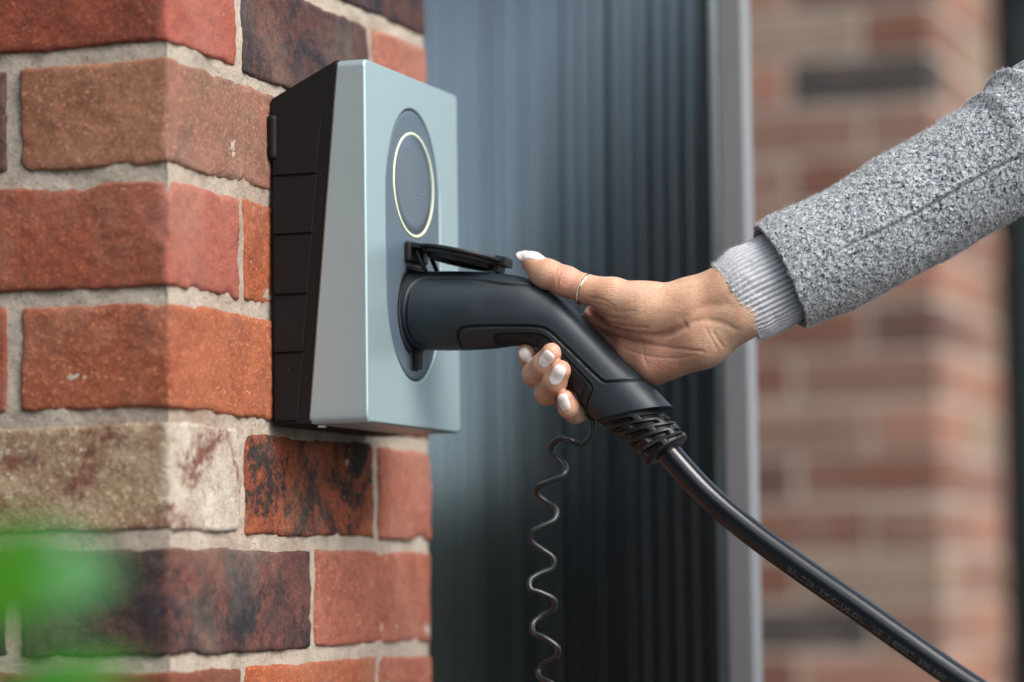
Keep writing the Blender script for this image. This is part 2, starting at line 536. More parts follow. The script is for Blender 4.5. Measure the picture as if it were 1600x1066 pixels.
# black housing: sloped top
hp = [(0.0005, Z0 + .0006), (0.0005, Z0 + .2167), (.0488, Z0 + .2405), (.0288, Z0 + .0006)]
put('housing', prism_mesh('housing', hp, 1, YA + .0006, YB - .0006, .0016, 3), M_black, ch)
put('mounting_plate', box_mesh('mounting_plate', (-.001, YA - .0035, Z0 + .176), (.006, YA + .004, Z0 + .206), .0028, 3), M_black, ch)
# raised side panels of the housing, one per fin
zs = [Z0 + a for a in (.2040, .1655, .1265, .0868, .0485, .0035)]
for i in range(5):
    za, zb = zs[i], zs[i + 1]
    def side_poly(y):
        pass
    xa, xb = seam(za) - .0085, seam(zb) - .0085
    import bmesh
    bm = bmesh.new()
    o_ = .0011; g_ = .0010
    # a louvre: flush at the top, proud at the bottom
    pts = [(.0028, YA + .0012, za - g_), (xa, YA + .0012, za - g_), (xb, YA + .0012, zb + .0004), (.0028, YA + .0012, zb + .0004)]
    outp = [(.0028, YA - .0002, za - g_), (xa, YA - .0002, za - g_), (xb, YA - o_, zb + .0004), (.0028, YA - o_, zb + .0004)]
    a_ = [bm.verts.new(p) for p in pts]; b_ = [bm.verts.new(p) for p in outp]
    bm.faces.new(a_); bm.faces.new(b_[::-1])
    for k in range(4): bm.faces.new((a_[k], b_[k], b_[(k + 1) % 4], a_[(k + 1) % 4]))
    bmesh.ops.recalc_face_normals(bm, faces=bm.faces[:])
    bmesh.ops.bevel(bm, geom=bm.edges[:], offset=.0003, segments=2, profile=.5, affect='EDGES')
    me = bpy.data.meshes.new('side_panel'); bm.to_mesh(me); bm.free()
    put('side_panel', me, M_black, ch)

# silver cover: one shell from the slanted seam to the face with an oval opening
NC = 256
def rrect(th_pts, y0, y1, z0, z1, r):
    """points on a rounded rectangle hit by rays from its centre at the given angles"""
    cy, cz = .2355, (z0 + z1) / 2
    out = []
    for a in th_pts:
        dy, dz = math.cos(a), math.sin(a)
        lo, hi = 0.0, 1.0
        for _ in range(40):
            mid = (lo + hi) / 2
            y, z = cy + dy * mid, cz + dz * mid
            qy = max(abs(y - (y0 + y1) / 2) - ((y1 - y0) / 2 - r), 0); qz = max(abs(z - (z0 + z1) / 2) - ((z1 - z0) / 2 - r), 0)
            inside = math.hypot(qy, qz) <= r and abs(y - (y0 + y1) / 2) <= (y1 - y0) / 2 and abs(z - (z0 + z1) / 2) <= (z1 - z0) / 2
            if inside: lo = mid
            else: hi = mid
        out.append((cy + dy * lo, cz + dz * lo))
    return out
angs = [2 * math.pi * i / NC for i in range(NC)]
for cyy, czz in ((YA, ZB), (YA, ZT), (YB, ZB), (YB, ZT)):   # snap rays onto the corners
    for dd in (-.006, 0, .006):
        a = math.atan2(czz - (ZB + ZT) / 2, cyy - .2355) % (2 * math.pi) + dd
        k = min(range(NC), key=lambda i: abs(angs[i] - a)); angs[k] = a
angs.sort()
OY, OZ, OHW, OZ0, OZ1 = .2350, 0, .0497, Z0 + .0328, Z0 + .2172
def oval(e=0.0):
    # stadium-like oval: half circles of radius OHW stretched a little, straight flanks
    out = []
    for a in angs:
        dy, dz = math.cos(a), math.sin(a)
        lo, hi = 0.0, .5
        cz = (OZ0 + OZ1) / 2; hh = (OZ1 - OZ0) / 2
        for _ in range(40):
            mid = (lo + hi) / 2
            y, z = abs(dy * mid), abs(dz * mid)
            rz = .062; fl = hh - rz
            q = (y / (OHW + e)) ** 2 + (max(z - fl, 0) / (rz + e)) ** 2
            if q <= 1: lo = mid
            else: hi = mid
        out.append((OY + dy * lo, cz + dz * lo))
    return out
def lp(pts, x): return [(x(p[1]) if callable(x) else x, p[0], p[1]) for p in pts]
rings = [lp(rrect(angs, YA + .004, YB - .004, ZB + .004, ZT - .004, .002), lambda z: seam(z) - .0004),
         lp(rrect(angs, YA, YB, ZB, ZT, .0025), lambda z: seam(z) - .0004),
         lp(rrect(angs, YA, YB, ZB, ZT, .0025), lambda z: seam(z) + .001),
         lp(rrect(angs, YA, YB, ZB, ZT, .0025), XF - .0019)]
for k in range(1, 6):
    a = k / 5 * math.pi / 2
    e = .0019 * (1 - math.cos(a)); rings.append(lp(rrect(angs, YA + e, YB - e, ZB + e, ZT - e, .0022), XF - .0019 + .0019 * math.sin(a)))
ov = oval(.0012); op = rrect(angs, YA + .0019, YB - .0019, ZB + .0019, ZT - .0019, .0022)
rings.append([(XF, (ov[i][0] * .97 + op[i][0] * .03), (ov[i][1] * .97 + op[i][1] * .03)) for i in range(NC)])
rings.append(lp(ov, XF)); rings.append(lp(oval(.0006), XF - .00022)); rings.append(lp(oval(.0), XF - .0009)); rings.append(lp(oval(.0), XF - .005))
V, Q, T = loft(np.array(rings), cap0=False, cap1=False)
me = quad_mesh('front_cover', V, Q)
put('front_cover', me, M_silver, ch)
o = bpy.context.scene.objects['front_cover']
md = o.modifiers.new('normals', 'WEIGHTED_NORMAL'); md.keep_sharp = False
put('inner_shell', box_mesh('inner_shell', (.052, YA + .003, ZB + .0015), (XF - .004, YB - .003, ZT - .003)), M_gap, ch)
# oval fascia
def disc(name, loops, mat, parent, smooth=True):
    V, Q, T = loft(np.array(loops), cap0=False, cap1=True)
    me = quad_mesh(name, V, Q, T, smooth=smooth)
    o = put(name, me, mat, parent)
    return o
fas = disc('oval_fascia', [lp(oval(-.0009), XF - .004), lp(oval(-.0009), XF - .0010), lp(oval(-.0013), XF - .0006), lp(oval(-.004), XF - .0005), lp(oval(-.03), XF - .0005)], M_slate, ch)
fas.data.materials[0] = M_slate
RY, RZ, RR = .2366, Z0 + .1659, .0372
def circ(r, x, n=128, cy=RY, cz=RZ): return [(x, cy + r * math.cos(2 * math.pi * i / n), cz + r * .96 * math.sin(2 * math.pi * i / n)) for i in range(n)]
V, Q, T = loft(np.array([circ(RR, XF - .0006), circ(RR, XF - .0001), circ(RR - .0004, XF + .0001), circ(RR - .0015, XF + .0001), circ(RR - .0018, XF - .0001), circ(RR - .0018, XF - .0006)]), False, False)
put('halo_ring', quad_mesh('halo_ring', V, Q), M_halo, ch)
disc('display', [circ(RR - .0019, XF - .0006), circ(RR - .0019, XF - .0003), circ(RR - .0022, XF - .00015), circ(RR - .01, XF - .0001)], M_display, ch)
# faint word on the display: a dashed mark, as on the photograph
M_mark = plain('grey_print', S(118, 130, 142), .4)
for i in range(7):
    put('display_mark', box_mesh('display_mark', (XF + .0, RY + .0055 + i * .0017, RZ - .0055), (XF + .0002, RY + .0066 + i * .0017, RZ - .0048)), M_mark, ch)
# underside screw cap
put('screw_cap', box_mesh('screw_cap', (.030, YA + .006, ZB - .0022), (.035, YA + .011, ZB - .0002), .0008, 2), M_white_plastic, ch)

# flat dark ring standing for recess shade at the socket; latch slot
SY, SZ = .2350, Z0 + .0793
def ring_mesh(name, prof, mat, parent, cy=SY, cz=SZ, n=96, cap=False):
    L = [[(x, cy + r * math.cos(2 * math.pi * i / n), cz + r * math.sin(2 * math.pi * i / n)) for i in range(n)] for x, r in prof]
    V, Q, T = loft(np.array(L), False, cap)
    me = quad_mesh(name, V, Q, T if cap else None)
    return put(name, me, mat, parent)
M_rub = plain('socket_rubber_and_shade', S(24, 26, 29), .5, 0, .5, .0002)
ring_mesh('socket_shade_ring', [(XF - .003, .0308), (XF - .00035, .0307), (XF - .00025, .0300), (XF - .0003, .0272), (XF - .0012, .0266), (XF - .006, .0266)], M_rub, ch)
put('latch_recess', prism_mesh('latch_recess', [(SY - .0075, Z0 + .0395), (SY + .006, Z0 + .0395), (SY + .006, Z0 + .053), (SY - .0075, Z0 + .053)], 0, XF - .002, XF + .0006, .0012, 2), M_rub, ch)
put('latch_tongue', prism_mesh('latch_tongue', [(SY - .0035, Z0 + .0405), (SY + .0035, Z0 + .0405), (SY + .0048, Z0 + .055), (SY - .0048, Z0 + .055)], 0, XF + .0002, XF + .0042, .001, 2), M_gap, ch)

# hinged socket lid, open
lid_p0 = on_plane(646, 384, 1, YC); lid_p1 = on_plane(790, 410, 1, YC)
ax = lid_p1 - lid_p0; Ll = np.linalg.norm(ax); ax /= Ll
nl = np.cross(ax, np.array([0, 1.0, 0])); nl = nl if nl[2] > 0 else -nl     # up
lw = np.array([0, math.cos(.06), -math.sin(.06)]); nl = np.cross(ax, lw); nl = nl if nl[2] > 0 else -nl; lw = np.cross(nl, ax)
lid = bpy.data.objects.new('socket_lid', None)
M_lid = plain('lid_plastic', S(20, 20, 22), .42, 0, .5, .0002)
cen = lid_p0 + ax * (Ll - .0305)
def lidring(r, h, n=96): return [tuple(cen + ax * r * math.cos(2 * math.pi * i / n) + lw * r * math.sin(2 * math.pi * i / n) + nl * h) for i in range(n)]
L = [lidring(.018, .0013), lidring(.0285, .0013), lidring(.0300, .0009), lidring(.0305, .0002), lidring(.0303, -.0010), lidring(.0292, -.0015),
     lidring(.0276, -.0017), lidring(.0273, -.0036), lidring(.0266, -.0042), lidring(.0256, -.0042), lidring(.0250, -.0030), lidring(.0243, -.0030), lidring(.0239, -.0058),
     lidring(.0230, -.0068), lidring(.0216, -.0070), lidring(.0208, -.0060), lidring(.0205, -.0030)]
V, Q, T = loft(np.array(L), True, True)
lido = put('socket_lid', quad_mesh('socket_lid', V, Q, T), M_lid, ch)
md = lido.modifiers.new('edges', 'EDGE_SPLIT'); md.split_angle = math.radians(35)
def obox(name, c, hx, hy, hz, mat, parent, bev=.0006):
    me = box_mesh(name, (-hx, -hy, -hz), (hx, hy, hz), bev, 2)
    A = np.array(ax); Bv = np.array(lw); Cn = np.array(nl)
    for v_ in me.vertices:
        p = c + A * v_.co.x + Bv * v_.co.y + Cn * v_.co.z
        v_.co = p
    if np.dot(np.cross(A, Bv), Cn) < 0: me.flip_normals()
    o = put(name, me, mat, None)
    o.parent = parent; o.matrix_parent_inverse = Matrix.Translation(-Vector(parent.location))
    return o
def subchild(o, par):
    o.parent = par
    o.matrix_parent_inverse = (Matrix.Translation(Vector(ch.location)) @ Matrix.Translation(-Vector(ch.location))).inverted()
lp_ = lambda a, y, h: lid_p0 + ax * a + lw * y + nl * h
for nm, c, hx, hy, hz in [('lid_arm', lp_(.006, -.012, -.0006), .014, .0022, .0018), ('lid_arm', lp_(.006, .012, -.0006), .014, .0022, .0018),
                          ('lid_web', lp_(.008, 0, -.0002), .012, .011, .0012), ('lid_catch', lp_(Ll - .0008, 0, -.0004), .0035, .0075, .0026),
                          ('lid_catch', lp_(Ll - .004, 0, -.0052), .0028, .006, .0028), ('lid_lip', lp_(Ll - .002, 0, .0022), .0045, .0055, .0010)]:
    o = obox(nm, c, hx, hy, hz, M_lid, ch); subchild(o, lido)
for k in range(22):     # ribs round the lid rim
    a = 2 * math.pi * k / 22
    c = cen + ax * .0272 * math.cos(a) + lw * .0272 * math.sin(a) + nl * -.0029
    o = obox('rim_rib', c, .0007, .0007, .0011, M_lid, ch, .0003); subchild(o, lido)
# hinge block and spring leg
tube('hinge_pin', [lid_p0 + np.array([-.003, -.015, -.002]), lid_p0 + np.array([-.003, .015, -.002])], .0028, M_lid, ch, 16)
h0 = on_plane(632, 419, 1, YC - .012); h1 = on_plane(651, 392, 1, YC - .012); h2 = on_plane(665, 424, 1, YC - .012)
for yy in (-.012, .012):
    e = np.array([0, yy + .012, 0])
    pts = [h0 + e, h1 + e, h2 + e]
    tube('hinge_leg', [h1 + e, (h1 + h2) / 2 + e, h2 + e], .0016, M_lid, ch, 10)
    tube('hinge_leg', [h0 + e, (h0 + h2) / 2 + e, h2 + e], .0014, M_lid, ch, 10)
put('hinge_block', box_mesh('hinge_block', (XF - .001, YC - .017, lid_p0[2] - .012), (XF + .004, YC + .017, lid_p0[2] + .001), .0012, 2), M_lid, ch)

# ================================================================== CHARGING PLUG + CABLE
plug = thing('charging_plug', (.20, YC, Z0 + .05), 'black charging plug pushed into the wall charger with cable hanging from its end', 'charging plug')
t = NT('plug_body')
gr = t.noise(1600, 3)
t.set(Base_Color=S(33, 42, 48), Roughness=t.math('ADD', t.math('MULTIPLY', t.noise(26, 6, .7), .2), .33))
t.bump(gr, .00014, .9)
M_plug = t.m
M_insert = plain('plug_insert', S(24, 24, 26), .6, 0, .4, .0003, 1400)
M_cable = plain('cable_jacket', S(20, 23, 27), .2, 0, .55, .00004, 700)
M_boot = plain('boot_rubber', S(18, 19, 21), .46, 0, .5, .0002, 900)

U = [(626, 430), (630, 427), (637, 425), (652, 425), (700, 424), (745, 425), (790, 428), (832, 437), (862, 452), (880, 465), (911, 496), (945, 531), (979, 566), (1015, 601), (1043, 630), (1048, 634)]
Lw = [(626, 538), (630, 543), (638, 545), (652, 547), (700, 548), (738, 547), (772, 545), (800, 541), (824, 541), (845, 548), (868, 572), (888, 598), (904, 622), (920, 645), (934, 658), (938, 659)]
hw = [.0225, .0245, .0255, .0260, .0262, .0255, .0240, .0220, .0200, .0190, .0185, .0185, .0190, .0200, .0205, .0203]
n_st, n_ar = 460, 320
Up = np.array([on_plane(a, b, 1, YC) for a, b in U]); Lp = np.array([on_plane(a, b, 1, YC) for a, b in Lw])
def arc_resample(P, Qp, Wd, n):
    c = (P + Qp) / 2
    A = catmull(P, 2000); B = catmull(Qp, 2000); w = catmull(np.array(Wd)[:, None], 2000)[:, 0]
    cc = (A + B) / 2
    s = np.concatenate([[0], np.cumsum(np.linalg.norm(np.diff(cc, axis=0), axis=1))])
    t_ = np.linspace(0, s[-1], n)
    f = lambda X: np.stack([np.interp(t_, s, X[:, k]) for k in range(3)], -1)
    return f(A), f(B), np.interp(t_, s, w), t_
A_, B_, w_, s_ = arc_resample(Up, Lp, hw, n_st)
th = np.linspace(0, 2 * np.pi, n_ar, endpoint=False)
Cc = (A_ + B_) / 2; D_ = (A_ - B_) / 2
ex = np.interp(s_, [0, .07, .12, s_[-1]], [2.0, 2.05, 2.45, 2.5])[:, None]
ct, st_ = np.cos(th)[None], np.sin(th)[None]
cc_ = np.sign(ct) * np.abs(ct) ** (2 / ex); ss_ = np.sign(st_) * np.abs(st_) ** (2 / ex)
R_ = Cc[:, None] + cc_[..., None] * D_[:, None] + (ss_ * w_[:, None])[..., None] * np.array([0, -1.0, 0])
# groove polylines on the side (surveyed as pixels, carried to the plug's own side plane)
def side(pts, dy=-.018): return np.array([on_plane(a, b, 1, YC + dy)[[0, 2]] for a, b in pts])
def z2(pts): return [(580 + x / 2.734, 350 + y / 2.734) for x, y in pts]
def chaikin(P, it=3, closed=False):
    P = np.asarray(P, float)
    for _ in range(it):
        a, b = P[:-1], P[1:]
        Q = np.empty((2 * len(a), 2)); Q[0::2] = .75 * a + .25 * b; Q[1::2] = .25 * a + .75 * b
        P = np.vstack([P[:1], Q, P[-1:]])
    return P
gA = chaikin(side(z2([(205, 545), (172, 500), (162, 440), (164, 380), (172, 300), (185, 255), (215, 235), (260, 231), (420, 230), (500, 246), (590, 259), (690, 251), (780, 262), (860, 330), (1150, 640), (1160, 658), (1010, 678), (985, 672), (800, 490), (748, 446), (700, 437), (560, 438), (420, 441), (385, 452), (370, 480), (366, 535)])), 2)
gC = chaikin(side(z2([(535, 532), (515, 505), (520, 484), (545, 472), (700, 468), (745, 482), (790, 530), (930, 675), (948, 700), (940, 725), (905, 795)])), 2)
gD = chaikin(side(z2([(688, 540), (696, 510), (722, 486)])), 1)
gE = side(z2([(850, 650), (838, 700)])); gF = side(z2([(918, 690), (885, 748)]))
def pdist(XZ, P):
    d = np.full(XZ.shape[:-1], 1e9)
    for a, b in zip(P[:-1], P[1:]):
        ab = b - a; L2 = (ab ** 2).sum() + 1e-18
        t_ = np.clip(((XZ - a) @ ab) / L2, 0, 1)
        q = XZ - a - t_[..., None] * ab
        d = np.minimum(d, np.sqrt((q ** 2).sum(-1)))
    return d
def inpoly(XZ, P):
    x, y = XZ[..., 0], XZ[..., 1]; c = np.zeros(x.shape, bool)
    n = len(P)
    for i in range(n):
        x1, y1 = P[i]; x2, y2 = P[(i + 1) % n]
        if y1 == y2: continue
        c ^= ((y1 > y) != (y2 > y)) & (x < (x2 - x1) * (y - y1) / (y2 - y1) + x1)
    return c
XZ = R_[..., [0, 2]]
front = (R_[..., 1] < YC + .004)
# outward normal of the loft
dS = np.gradient(R_, axis=0); dT = np.roll(R_, -1, 1) - np.roll(R_, 1, 1)
N_ = np.cross(dT, dS); N_ /= np.linalg.norm(N_, axis=-1)[..., None] + 1e-12
cen_sign = np.sign(((R_ - Cc[:, None]) * N_).sum(-1)).mean(); N_ *= (1 if cen_sign > 0 else -1)
disp = np.zeros(R_.shape[:2])
for gp, wd, dp in ((gA, .00085, .0016), (gC, .00075, .0012), (gD, .0005, .0007), (gE, .0009, .0006), (gF, .0007, .0007)):
    dd = pdist(XZ, gp)
    disp -= dp * np.exp(-(dd / wd) ** 4) * front
    disp += .00012 * np.exp(-((dd - wd * 2.0) / (wd * .8)) ** 2) * front
inC = inpoly(XZ, np.vstack([gC, side([(900, 660), (800, 560)])])) & front
disp -= .0005 * inC
dent = side([(765, 478), (850, 470)])
disp -= .0011 * np.exp(-(pdist(XZ, dent) / .010) ** 2) * front
R2_ = R_ + N_ * disp[..., None]
# rounded end skirt
tail = []
ed = (Cc[-1] - Cc[-8]); ed /= np.linalg.norm(ed)
for k, (sc_, mv) in enumerate([(.985, .0006), (.965, .0008), (.93, .0006), (.80, 0), (.5, -.001)]):
    tail.append(Cc[-1] + (R2_[-1] - Cc[-1]) * sc_ + ed * mv)
R3_ = np.concatenate([R2_, np.array(tail)])
V, Q, T = loft(R3_)
fc = np.arange(len(Q)); fi, fj = fc // n_ar, fc % n_ar
isI = np.zeros(len(Q), bool)
okk = fi < n_st - 1
isI[okk] = inC[fi[okk], fj[okk]]
def submesh(name, V, Q, T):
    used = np.unique(np.concatenate([Q.ravel(), T.ravel()]) if T is not None and len(T) else Q.ravel())
    mp = np.full(len(V), -1); mp[used] = np.arange(len(used))
    return quad_mesh(name, V[used], mp[Q], mp[T] if T is not None and len(T) else None)
gq = np.zeros(len(Q), bool); gq[okk] = (disp < -.0009)[fi[okk], fj[okk]] & (np.exp(-(pdist(XZ, dent) / .010) ** 2) < .5)[fi[okk], fj[okk]]
gi = np.zeros(len(Q), bool); gi[okk] = (disp < -.00135)[fi[okk], fj[okk]]
pb_ = put('plug_body', submesh('plug_body', V, Q[~isI], T), M_plug, plug)
pi_ = put('grip_insert', submesh('grip_insert', V, Q[isI], None), M_insert, plug)
for o_p, mk in ((pb_, gq[~isI]), (pi_, gi[isI])):      # mould seam grooves coloured black in place of shade
    o_p.data.materials.append(M_gap)
    mi = np.zeros(len(o_p.data.polygons), dtype=np.int32); mi[:len(mk)] = mk
    o_p.data.polygons.foreach_set('material_index', mi)
# pins end hidden in socket
ring_mesh('plug_nose', [(XF - .003, .0252), (XF + .004, .0252)], M_rub, plug, cz=SZ)

# strain relief
def boot_pt(u): return np.array([on_plane(a, b, 1, YC) for a, b in u])
bu = boot_pt([(1024, 626), (1036, 645), (1050, 656), (1060, 667), (1066, 676), (1071, 684)])
bl = boot_pt([(928, 648), (941, 663), (960, 677), (982, 693), (1000, 710), (1017, 727)])
Ab, Bb, wb, sb = arc_resample(bu, bl, [.019, .0185, .0170, .0155, .0145, .0140], 170)
Cb = (Ab + Bb) / 2; Db = (Ab - Bb) / 2
thb = np.linspace(0, 2 * np.pi, 160, endpoint=False)
Rb = Cb[:, None] + np.cos(thb)[None, :, None] * Db[:, None] + (np.sin(thb)[None] * wb[:, None])[..., None] * np.array([0, -1.0, 0])
u_ = (sb / sb[-1])[:, None]
band = (u_ - .22) / .155
bi = np.floor(band); bf = band - bi
ang = thb[None] / (2 * np.pi) * 5 + bi * .5
af = ang - np.floor(ang)
slot = ((bf > .12) & (bf < .62) & (bi >= 0) & (bi < 5)).astype(float) * ((af > .14) & (af < .86))
# blur the slot mask so walls slope a little
for _ in range(2):
    slot = (slot + np.roll(slot, 1, 0) + np.roll(slot, -1, 0) + np.roll(slot, 1, 1) + np.roll(slot, -1, 1)) / 5
bulge = np.where((u_ > .80), .0012 * np.clip((u_ - .80) / .05, 0, 1), 0)
rad = (Rb - Cb[:, None]); ln = np.linalg.norm(rad, axis=-1)[..., None]
endr = np.clip((1 - u_) / .04, 0, 1) ** .5
Rb2 = Cb[:, None] + rad / ln * (ln - (.0030 * slot)[..., None] + bulge[..., None]) * (.86 + .14 * endr)[..., None]
V, Q, T = loft(Rb2)
put('strain_relief', quad_mesh('strain_relief', V, Q, T), M_boot, plug)

cpx = [(1030, 692), (1046, 710), (1102, 771), (1170, 829), (1255, 891), (1330, 943), (1411, 1000), (1494, 1058), (1590, 1120)]
cp = [on_plane(a, b, 1, YC) for a, b in cpx]
cp += [np.array([.510, .2345, Z0 - .2185]), np.array([.553, .232, Z0 - .2490]), np.array([.60, .227, Z0 - .288]), np.array([.65, .21, Z0 - .35]), np.array([.70, .19, .72]), np.array([.80, .14, .52]), np.array([.90, .06, .25]), np.array([1.02, -.06, .06]), np.array([1.22, -.2, .012]), np.array([1.6, -.3, .012]), np.array([2.4, -.1, .012])]
cpath = catmull(cp, 900)
CR = .0084
ca_ = tube('charging_cable', cpath, CR, M_cable, plug, 40)
# printing along the cable, wrapped onto the jacket
M_print = plain('cable_print', S(92, 98, 102), .5)
rr_, Tc, Ac, Bc = tube_rings(cpath, CR, 8)
scum = np.concatenate([[0], np.cumsum(np.linalg.norm(np.diff(cpath, axis=0), axis=1))])
pxs, _ = project(cpath)
s_start = np.interp(1240, pxs[:400], scum[:400])
def glyph_mesh(txt, size):
    cu = bpy.data.curves.new('g', 'FONT'); cu.body = txt; cu.size = size; cu.align_x = 'LEFT'; cu.space_character = 1.12
    ob = bpy.data.objects.new('g', cu); COL.objects.link(ob)
    dg = bpy.context.evaluated_depsgraph_get(); dg.update()
    me = bpy.data.meshes.new_from_object(ob.evaluated_get(dg))
    bpy.data.objects.remove(ob); bpy.data.curves.remove(cu)
    return me
tm = glyph_mesh('BALZER  EMICLUSION   NEI E 80057  300/500V  5G6', .0056)
co = np.array([v.co[:] for v in tm.vertices])
ss = s_start + co[:, 0]
cpp = np.stack([np.interp(ss, scum, cpath[:, k]) for k in range(3)], -1)
tt = np.stack([np.interp(ss, scum, Tc[:, k]) for k in range(3)], -1); tt /= np.linalg.norm(tt, axis=1)[:, None]
vw = CAM - cpp; vw -= (vw * tt).sum(1)[:, None] * tt; vw /= np.linalg.norm(vw, axis=1)[:, None]
upv = np.cross(tt, vw); upv *= np.sign(upv[:, 2])[:, None] * 1.0
aa = -.62 + (co[:, 1] - .002) / CR
pos = cpp + (CR + .00006) * (np.cos(aa)[:, None] * vw + np.sin(aa)[:, None] * upv)
for v_, p_ in zip(tm.vertices, pos): v_.co = p_
tm.materials.clear()
put('cable_print', tm, M_print, plug)

# sprung cord hanging from the plug
zc = [(925, 652), (926, 668), (922, 684), (908, 694), (893, 688), (878, 684), (865, 692), (862, 706), (872, 716), (883, 727), (881, 741), (862, 751), (843, 759), (838, 771), (852, 783), (869, 796), (866, 812), (847, 822), (831, 832), (830, 846), (846, 858), (864, 872), (862, 888), (844, 896), (829, 906), (829, 920), (845, 926), (865, 937), (864, 953), (847, 962), (833, 974), (834, 989), (850, 996), (871, 1012), (868, 1028), (850, 1037), (841, 1049), (845, 1060), (862, 1068)]
dd_ = []
for i, (a, b) in enumerate(zc):
    dd_.append(.006 * math.sin(i * 2 * math.pi / 7.0 + 1.2) if i > 3 else 0)
pts = [H(a, b, d_) for (a, b), d_ in zip(zc, dd_)]
last = pts[-1]
for k in range(1, 60):
    pts.append(np.array([last[0] - .004 + .0085 * math.cos(k * .95), last[1] + .007 * math.sin(k * .95), last[2] - .0045 * k]))
tube('coiled_cord', catmull(pts, 2400), .0019, plain('cord_rubber', S(30, 33, 36), .33, 0, .6), plug, 14)
c0 = H(925, 652)
ring = tube('cord_ferrule', [c0 + np.array([0, 0, .004]), c0 + np.array([0, 0, -.0015])], .0034, M_boot, plug, 20)

# ================================================================== PERSON
try:
    import openvdb as vdb
except ImportError:
    import pyopenvdb as vdb
class Field:
    def __init__(s, lo, hi, h):
        s.lo = np.array(lo); s.h = h
        s.n = np.ceil((np.array(hi) - s.lo) / h).astype(int) + 1
        s.f = np.full(s.n, .03, dtype=np.float32)
    def block(s, mn, mx):
        a = np.clip(np.floor((mn - s.lo) / s.h).astype(int), 0, s.n - 1); b = np.clip(np.ceil((mx - s.lo) / s.h).astype(int) + 1, 1, s.n)
        g = [(s.lo[i] + np.arange(a[i], b[i]) * s.h).astype(np.float32) for i in range(3)]
        return tuple(slice(a[i], b[i]) for i in range(3)), np.meshgrid(*g, indexing='ij')
    def smin(s, sl_, d, k):
        f = s.f[sl_]
        h_ = np.clip(.5 + .5 * (f - d) / k, 0, 1)
        s.f[sl_] = f * (1 - h_) + d * h_ - k * h_ * (1 - h_)
    def cone(s, a, b, ra, rb, k=.003):
        a, b = np.array(a, float), np.array(b, float); R = max(ra, rb) + k * 2 + .006
        sl_, (X, Y, Z) = s.block(np.minimum(a, b) - R, np.maximum(a, b) + R)
        ab = b - a; L2 = (ab ** 2).sum()
        t_ = np.clip(((X - a[0]) * ab[0] + (Y - a[1]) * ab[1] + (Z - a[2]) * ab[2]) / L2, 0, 1)
        d = np.sqrt((X - a[0] - t_ * ab[0]) ** 2 + (Y - a[1] - t_ * ab[1]) ** 2 + (Z - a[2] - t_ * ab[2]) ** 2) - (ra + (rb - ra) * t_)
        s.smin(sl_, d, k)
    def ell(s, c, A, k=.003):       # A: 3 axis vectors with their half lengths
        c = np.array(c); A = np.array(A, float); L = np.linalg.norm(A, axis=1)
        R = L.max() + k * 2 + .006
        sl_, (X, Y, Z) = s.block(c - R, c + R)
        q = 0; 
        for i in range(3):
            u = A[i] / L[i] ** 2
            q = q + ((X - c[0]) * u[0] + (Y - c[1]) * u[1] + (Z - c[2]) * u[2]) ** 2
        q = np.sqrt(q)
        s.smin(sl_, (q - 1) * L.min(), k)
    def chain(s, P, R, k=.003):
        for i in range(len(P) - 1): s.cone(P[i], P[i + 1], R[i], R[i + 1], k)
    def carve(s, P, w, dp, ymax=None):
        P = [np.array(p) for p in P]; mn = np.min(P, 0) - w * 3; mx = np.max(P, 0) + w * 3
        sl_, (X, Y, Z) = s.block(mn, mx)
        d = np.full(X.shape, 1e9, np.float32)
        for a, b in zip(P[:-1], P[1:]):
            ab = b - a; L2 = (ab ** 2).sum()
            t_ = np.clip(((X - a[0]) * ab[0] + (Y - a[1]) * ab[1] + (Z - a[2]) * ab[2]) / L2, 0, 1)
            d = np.minimum(d, (X - a[0] - t_ * ab[0]) ** 2 + (Y - a[1] - t_ * ab[1]) ** 2 + (Z - a[2] - t_ * ab[2]) ** 2)
        s.f[sl_] += dp * np.exp(-d / w ** 2)
    def depth_at(s, px, py):        # first crossing along the survey ray
        o, r = CAM, ray(px, py); r = r / np.linalg.norm(r)
        ts = np.arange(1.8, 2.5, s.h * .7)
        P = o + r * ts[:, None]
        I = np.round((P - s.lo) / s.h).astype(int)
        ok = ((I >= 0) & (I < s.n)).all(1)
        P, I = P[ok], I[ok]
        v_ = s.f[I[:, 0], I[:, 1], I[:, 2]]
        k = np.argmax(v_ < 0)
        return P[k] if (v_ < 0).any() else None
    def mesh(s, name):
        g = vdb.FloatGrid(.03)
        g.copyFromArray(s.f)
        r = g.convertToPolygons(isovalue=0.0, adaptivity=0.0)
        pts, tris, quads = r
        V = np.asarray(pts, dtype=float) * s.h + s.lo
        return V, np.asarray(quads), np.asarray(tris)

f0 = H(960, 500)
lo = np.array([.145, YC - .075, Z0 - .022]); hi = np.array([.40, YC + .075, Z0 + .155])
F1 = Field(lo, hi, .0007)
mm = .001
hd = lambda px, py, d=0: H(px, py, d * mm)
# palm slab (metacarpals), behind the handle
K = .009
F1.cone(hd(1092, 478, 4), hd(935, 503, 20), 13.5*mm, 10.5*mm, K)
F1.cone(hd(1100, 495, 4), hd(942, 535, 24), 14*mm, 10.5*mm, K)
F1.cone(hd(1105, 510, 4), hd(958, 568, 23), 14*mm, 10.5*mm, K)
F1.cone(hd(1112, 524, 3), hd(985, 594, 17), 13.5*mm, 10*mm, K)
F1.cone(hd(1020, 572, 4), hd(1095, 540, 1), 11.0*mm, 14*mm, K)
F1.cone(hd(990, 548, 10), hd(1085, 515, 2), 12*mm, 14*mm, K)
